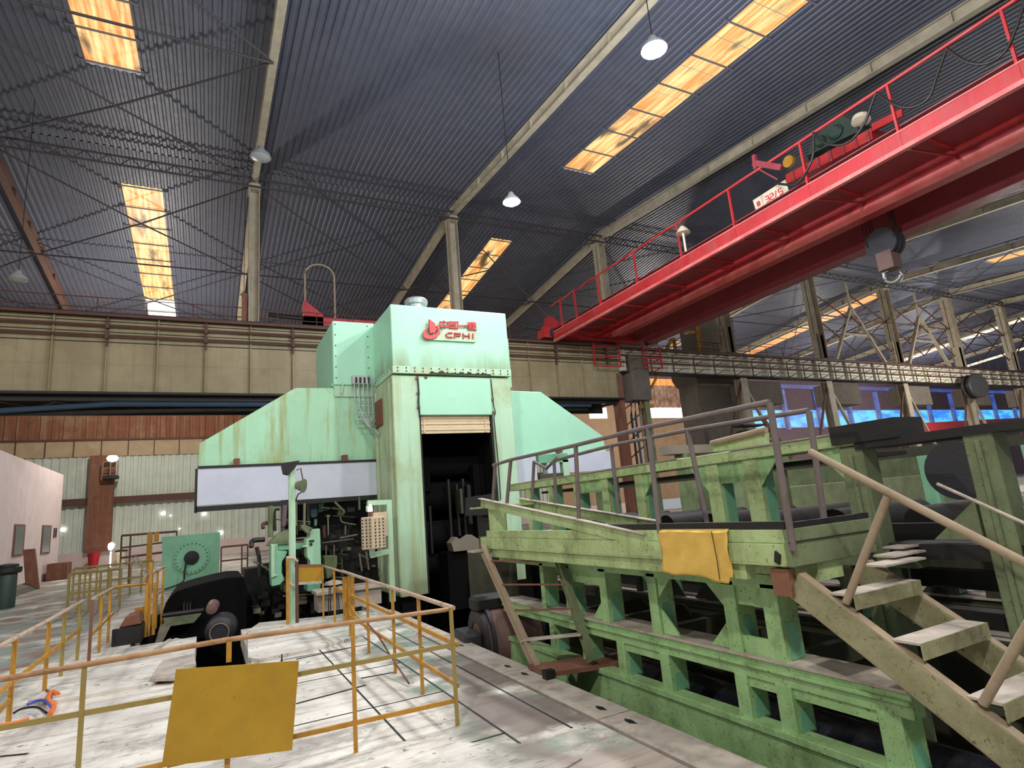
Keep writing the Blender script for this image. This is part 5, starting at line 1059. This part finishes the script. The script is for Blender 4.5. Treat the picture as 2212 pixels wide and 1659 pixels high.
# gear cover in the pit
GYc = 16.2
gc = thing('gear_cover', 'big dark half-round gear cover in the pit with small grey motor', 'machine', (.3, GYc+1, -2.2))
def gq(u, v, Y=GYc): p = onY(340+u/7.54, 1230+v/7.54, Y); return (p.x, p.z)
mb = MB(); mb.prism([gq(*p) for p in ((60, 1150), (90, 680), (140, 540), (230, 420), (330, 350), (560, 275), (900, 185), (1150, 130), (1400, 120), (1450, 250), (1450, 1150))], 'y', GYc, GYc+2.6); mb.build('cover', 'void', gc, bevel=.03)
mb = MB(); mb.prism([gq(*p) for p in ((110, 760), (700, 670), (720, 690), (600, 830), (130, 900))], 'y', GYc-.4, GYc); mb.build('ledge', 'greend', gc)
for u in (420, 470, 520):
    mb = MB(); mb.prism([gq(u, 560), gq(u+30, 500), gq(u+30, 680), gq(u, 690)], 'y', GYc-.1, GYc); mb.build('rib', 'darksteel', gc)
mb = MB(); 
for k in range(6): mb.tube([onY(335+k*3, 1395-k*2, 15.2), onY(348+k*5, 1350-k*2, 15.4)], .02, 6)
mb.build('cable_bunch', 'dusty', gc)
q = onY(474, 1366, 14.3); 
mb = MB(); mb.lathe([(.02, -.02), (.17, -.02), (.19, .0), (.2, .05), (.28, .1), (.3, .16), (.3, .6), (.2, .7)], q, (.12, 1, .05), 28); mb.build('motor', 'motordark', gc, smooth=True)
mb = MB(); mb.lathe([(.17, -.03), (.19, -.03), (.19, .0), (.17, .0), (.17, -.03)], q+Vector((0, -.02, 0)), (.12, 1, .05), 28); mb.build('motor_ring', 'dusty', gc, smooth=True)
q = onY(457, 1316, 14.6); mb = MB(); mb.lathe([(.02, 0), (.11, .02), (.12, .1), (.12, .4)], q, (.1, 1, .1), 20); mb.build('brake_cap', 'motor', gc, smooth=True)
mb = MB(); mb.tube([onY(350, 1330, 15), onY(440, 1318, 15)], .05, 8); mb.build('feed_pipe', 'darksteel', gc)
# green flanged plate
fp = thing('flanged_plate_machine', 'teal green square plate with round bolted flange and black hub', 'machine', (-.6, 26, 0))
c = [onY(350, 1160, 26), onY(476, 1149, 26), onY(472, 1262, 26), onY(350, 1290, 26)]
mb = MB(); mb.prism([(c[0].x, c[0].z), (c[1].x, c[1].z), (c[2].x, 0), (c[3].x, 0)], 'y', 26, 26.5); mb.build('plate', 'mintdull', fp, bevel=.02)
q = onY(414, 1205, 25.97); mb = MB(); mb.lathe([(.2, -.04), (.58, -.04), (.6, 0), (.2, 0)], q, (0, 1, 0), 40); mb.build('flange', 'mintdull', fp, smooth=True)
mb = MB()
for k in range(24): a_ = k*math.pi/12; mb.lathe([(.02, -.07), (.02, -.04)], q+Vector((.53*math.cos(a_), 0, .53*math.sin(a_))), (0, 1, 0), 6)
mb.build('flange_bolts', 'darksteel', fp)
mb = MB(); mb.lathe([(.02, -.14), (.24, -.12), (.26, -.03), (.3, -.03)], q, (0, 1, 0), 24); mb.build('hub', 'black', fp, smooth=True)
mb = MB(); mb.tube(smoothp([q+Vector((-.18, -.12, -.1)), q+Vector((-.22, -.15, -.5)), q+Vector((-.3, -.15, -.85)), q+Vector((-1.0, -.15, -1.05))]), .03, 8); mb.build('hose', 'black', fp, smooth=True)
# ---- left building and yard items
cbn = thing('office_cabin', 'whitewashed cabin with narrow windows at the left edge', 'building', (-12, 40, 0))
mb = MB(); mb.box(-20, 30.5, 0, -8.4, 47, 6.35); mb.build('walls', 'cabin', cbn)
for (ya, yb, z0, z1) in ((36.9, 38.8, 1.6, 3.14), (42.4, 44.55, 1.55, 3.15), (33.2, 34.4, 1.7, 3.0)):
    mb = MB(); mb.box(-8.42, ya, z0, -8.36, yb, z1); o = mb.build('window_frame', 'browncol', cbn)
    mb = MB(); mb.box(-8.37, ya+.12, z0+.08, -8.34, yb-.35, z1-.12); mb.build('pane', 'glassdark', o)
for b_ in ((-8.41, 45.3, 2.4, -8.35, 45.45, 3.0), (-8.41, 45.8, 2.45, -8.35, 45.95, 3.0)):
    mb = MB(); mb.box(*b_); mb.build('wall_slot', 'darksteel', cbn)
mb = MB(); a = onY(18, 1220, 27); bb = MB()
t = thing('bollard', 'dark green pipe bollard with flanged head at the left edge', 'bollard', (a.x, 27, 0))
top = onY(20, 1212, 27).z; mb = MB(); mb.lathe([(.28, 0), (.28, top-.4), (.24, top-.3)], (a.x, 27, 0), (0, 0, 1), 20); mb.build('pipe', 'bollard', t, smooth=True)
mb = MB(); mb.lathe([(.36, 0), (.4, .05), (.4, .2), (.3, .22), (.3, .3), (.1, .34)], (a.x, 27, top-.42), (0, 0, 1), 20); mb.build('head', 'black', t, smooth=True)
a = onZ(42, 1275, 0); a.x += .75; a.y -= 1; mb = MB(); mb.add([(a.x-.3, a.y, 0), (a.x+.2, a.y, 0), (a.x-.15, a.y+.3, 1.9), (a.x-.6, a.y+.3, 1.9), (a.x-.3, a.y+.2, 0), (a.x+.2, a.y+.2, 0), (a.x-.15, a.y+.5, 1.9), (a.x-.6, a.y+.5, 1.9)], [(0, 1, 2, 3), (4, 7, 6, 5), (0, 4, 5, 1), (1, 5, 6, 2), (2, 6, 7, 3), (3, 7, 4, 0)]); tag(mb.build('leaning_board', 'browncol'), 'brown board leaning beside the dark green bollard', 'board')
mb = MB(); 
a = onX(95, 1222, -7.9); 
mb.box(-8.2, 43.2, 0, -7.3, 44.6, .95)
for k in range(4): mb.box(-7.29, 43.2+k*.37, .06, -7.25, 43.45+k*.37, .9)
tag(mb.build('wooden_crate', 'browncol'), 'brown wooden crate against the white cabin', 'crate')
mb = MB(); mb.prism([(-8.2, 0), (-7.2, 0), (-7.4, .2), (-7.7, .35), (-8.2, .25)], 'y', 33, 37); tag(mb.build('scrap_pile', 'inner'), 'low brown scrap pile along the white cabin foot', 'scrap')
for px, m_, lab, nm in ((212, 'redbin', 'red plastic bin against the low pale wall', 'bin'), (240, 'cream', 'white bin with black bag beside the red bin', 'bin')):
    a = onY(px, 1220, 57); a.x = a.x-.25 if px < 230 else a.x+.7; t = thing('waste_bin', lab, nm, (a.x, 56.5, 0))
    mb = MB(); mb.lathe([(.28, 0), (.4, 1.0), (.42, 1.05), (.0, 1.05)], (a.x, 56.5, 0), (0, 0, 1), 16); mb.build('body', m_, t, smooth=True)
    mb = MB(); mb.lathe([(.45, 1.05), (.46, 1.12), (.3, 1.18), (0, 1.2)], (a.x, 56.5, 0), (0, 0, 1), 16); mb.build('lid', m_ if px < 230 else 'black', t, smooth=True)
# rusty wall column with lamp platform
t = thing('wall_column', 'rusty brown steel column on the pale green far wall', 'column', (-7.7, 57.4, 0))
mb = MB(); mb.box(-8.6, 57.2, 1.25, -6.9, 57.7, 8.75); mb.build('shaft', 'browncol', t)
t = thing('wall_lamp_platform', 'small railed platform with glaring lamp on the rusty column', 'platform', (-7.4, 56.6, 4.6))
a = onY(222, 1028, 56.4); b_ = onY(255, 1024, 56.4)
mb = MB(); mb.box(a.x, 56.2, a.z-.25, b_.x, 57.2, a.z); mb.build('deck', 'darksteel', t)
mb = MB()
for x_ in (a.x, (a.x+b_.x)/2, b_.x): mb.bar((x_, 56.2, a.z), (x_, 56.2, a.z+1.1), .07, .07, up=(0, 1, 0))
mb.bar((a.x, 56.2, a.z+1.1), (b_.x, 56.2, a.z+1.1), .07, .07); mb.bar((a.x, 56.2, a.z+.6), (b_.x, 56.2, a.z+.6), .06, .06); mb.build('railing', 'dusty', t)
q = onY(243, 990, 56.0); mb = MB(); mb.lathe([(.05, 0), (.3, .1), (.42, .3), (.3, .5), (.05, .55)], q-Vector((0, 0, .3)), (0, 0, 1), 16); mb.build('lamp', 'beacon', t, smooth=True)
q = onY(240, 1180, 55.4); mb = MB(); mb.lathe([(.08, -.3), (.2, -.1), (.22, .15), (.06, .3)], q, (.2, 0, 1), 12); mb.cyl((q.x, q.y, 0), (q.x, q.y, q.z-.4), .05, 8); tag(mb.build('work_lamp', 'warm', smooth=True), 'glaring warm work lamp at the foot of the rusty column', 'lamp')
# yard rails beyond the table
P = []
for k, px in enumerate((2015, 2075)): a = onZ(px+10, 1265, 0); P.append(('square_post', [(a.x, a.y, 0), (a.x, a.y, 1.1)], .08, 'yellow'))
a, b_ = onZ(1995, 1248, .2), onZ(2120, 1242, .2); P.append(('flat_bar', [(a.x, a.y, .55), (b_.x, b_.y, .55)], .06, 'yellow')); P.append(('top_pipe', [(a.x, a.y, 1.1), (b_.x, b_.y, 1.1)], .04, 'yellow'))
rail('guard_rail', 'distant yellow rail on pale floor seen through the lower right openings', P, (13, 6.5, 0))
# stair seen far through the frames
t = thing('far_stair', 'distant dark stair flight with rusty stringer beyond the table', 'stair', (38, 31, 2))
a = onY(1648, 905, 29); b_ = onY(1700, 975, 29)
for k in range(7): 
    f_ = k/6; p = a.lerp(b_, f_); mb = MB(); mb.box(p.x-2.4, 29, p.z-.06, p.x, 30, p.z+.06); mb.build('tread', 'darksteel', t)
mb = MB(); mb.bar(a, b_+(b_-a)*.2, .1, .35); mb.build('stringer', 'browncol', t)
mb = MB(); mb.box(b_.x-.2, 29.3, 0, b_.x, 29.5, b_.z); mb.build('leg', 'darksteel', t)
# scattered machinery beyond the table so the openings look into real depth
mb = MB(); mb.box(11.7, 9, 0, 20, 10.5, 1.9); mb.box(13, 11, 0, 24, 13, 2.6); tag(mb.build('far_machine_bed', 'greend'), 'dim low green machine bed beyond the roller table', 'machine')
for k in range(5):
    x_ = 12.5+k*2.1; mb = MB(); mb.box(x_, 13.2, 0, x_+.35, 13.6, 3.1); tag(mb.build('far_machine_post', 'teal' if k % 2 else 'greend'), 'green post of the machine bed beyond the table', 'post', 'posts beyond the roller table')
mb = MB(); mb.box(12, 13.2, 3.1, 24, 13.7, 3.35); tag(mb.build('far_machine_beam', 'dusty'), 'dusty beam capping the posts beyond the roller table', 'beam')
mb = MB(); mb.box(12, 6, .0, 30, 8, .35); mb.box(12, 3.9, 0, 30, 4.3, .25); tag(mb.build('far_plinth', 'pinkwall'), 'pale plinths on the floor beyond the roller table', 'plinth')
# ---- extra detail seen in the photograph
# greasy soot line and oil marks on the tower front and the far wall pinholes
pp_ = [(352, 1109), (441, 1110), (136, 1144), (388, 1142), (477, 1151), (368, 1114)]
for i, (x_, y_) in enumerate(pp_):
    q = onY(x_, y_, WY-.14); r_ = .16 if i in (0, 1, 2, 4) else .07
    mb = MB(); mb.lathe([(r_, 0), (r_, .02)], q, (0, 1, 0), 10); tag(mb.build('window_%d' % (60+i), 'day'), None, None); bpy.data.objects['window_%d' % (60+i)]['kind'] = 'structure'
# more pipework and blocks in the dark around the mill stand
rnd = random.Random(11)
for k in range(26):
    x_ = rnd.uniform(1.6, 4.2); z_ = rnd.uniform(.1, 2.5); L_ = rnd.uniform(.2, .9); mb = MB(); y_ = rnd.uniform(17.0, 17.35)
    if rnd.random() < .5: mb.tube([(x_, y_, z_), (x_, y_, min(2.5, z_+L_))], rnd.uniform(.012, .04), 8)
    else: mb.tube([(x_, y_, z_), (min(4.3, x_+L_), y_, z_+rnd.uniform(-.15, .15))], rnd.uniform(.012, .035), 8)
    mb.build('hose', rnd.choice(['inner', 'greend', 'inner', 'darksteel', 'dusty', 'brown']), mc, smooth=True)
for k in range(22):
    x_ = rnd.uniform(1.3, 4.1); z_ = rnd.uniform(-.5, 2.3); y_ = rnd.uniform(17.1, 17.8); a_ = rnd.uniform(.05, .2); b_ = rnd.uniform(.05, .3); mb = MB(); mb.box(x_, y_, z_, x_+a_, 18.3, z_+b_)
    mb.build('valve_block', rnd.choice(['inner', 'greend', 'inner', 'darksteel']), mc, bevel=.01)
# interior of the tower opening: faint machinery left and right of the rolls
for (a, b, y_, z0, z1, m_) in ((5.12, 5.4, 16.0, .2, 2.9, 'void'), (6.9, 7.26, 16.0, .4, 3.3, 'void'), (5.4, 5.6, 16.1, 2.6, 3.6, 'void'), (6.32, 6.4, 15.7, 1.9, 2.6, 'inner'), (6.55, 6.66, 15.7, 1.6, 2.7, 'black')):
    mb = MB(); mb.box(a, y_, z0, b, y_+.4, z1); mb.build('chock', m_, ml, bevel=.01)
# gear linkage right of the right-hand white panel
t = thing('rear_actuator', 'pale valve unit in the gap between the right white panels', 'machine', (10.3, 17.1, 2.6))
for (a, b, z0, z1, m_, nm) in ((9.7, 10.85, 3.3, 3.6, 'teal', 'top_plate'), (10.0, 10.5, 2.95, 3.3, 'white', 'valve_body'), (9.7, 10.6, 2.65, 2.95, 'inner', 'base_block'), (10.62, 10.86, 2.7, 3.4, 'mint', 'side_bracket')):
    mb = MB(); mb.box(a, 16.95, z0, b, 17.3, z1); mb.build(nm, m_, t, bevel=.01)
# cross members under the walkway and struts behind the first frame
for k, y_ in enumerate((3.9, 4.8, 5.6, 6.5, 7.4)):
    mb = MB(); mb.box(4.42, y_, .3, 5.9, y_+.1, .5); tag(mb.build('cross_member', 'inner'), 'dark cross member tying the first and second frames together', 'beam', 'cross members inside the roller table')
# corner clamp and bracket at the walkway end
mb = MB(); mb.prism([(3.2, 1.47), (3.24, 1.5), (3.26, 1.42), (3.22, 1.4)], 'x', 3.84, 3.86); mb.build('corner_clip', 'black', wk)
mb = MB(); mb.box(3.9, 3.2, 1.16, 3.98, 3.36, 1.36); mb.build('wood_block', 'browncol', wk)
# ================================================================ LIGHT
def pt(name, loc, power, col=(1, .96, .9), r=.35):
    l = bpy.data.lights.new(name, 'POINT'); l.energy = power; l.color = col; l.shadow_soft_size = r
    o = bpy.data.objects.new(name, l); COL.objects.link(o); o.location = loc; return o
pt('lamp_light', LA-Vector((0, 0, .4)), 2600, (.80, .88, 1)); pt('lamp_light', LB-Vector((0, 0, .4)), 2600, (.80, .88, 1))
# unseen fill lights added to brighten floor, crane web, right girder and cabin
for loc, e, c in (((-4, -3, 12), 3600, (1, .97, .92)), ((-13, 8, 12), 2600, (1, .96, .9)), ((7, -4, 12), 2400, (1, .97, .93)), ((2.5, 7, 14.5), 1300, (.85, .9, 1)),
        ((9, 7, 10.5), 1700, (1, .97, .93)), ((-4, 44, 12), 3800, (1, .94, .86)), ((42, 45, 12), 4200, (1, .93, .86)), ((68, 44, 12), 3800, (1, .93, .88)), ((92, 44, 12), 4200, (.95, .93, 1)), ((60, 20, 10), 6000, (1, .96, .9))):
    pt('hall_fill_light', loc, e, c, .3)
w = bpy.data.worlds.new('world'); S.world = w; w.use_nodes = True; bg = w.node_tree.nodes['Background']; bg.inputs[0].default_value = (.9, .93, 1.0, 1); bg.inputs[1].default_value = .38
S.view_settings.view_transform = 'Standard'; S.view_settings.look = 'None'; S.view_settings.gamma = 1; S.view_settings.exposure = 0
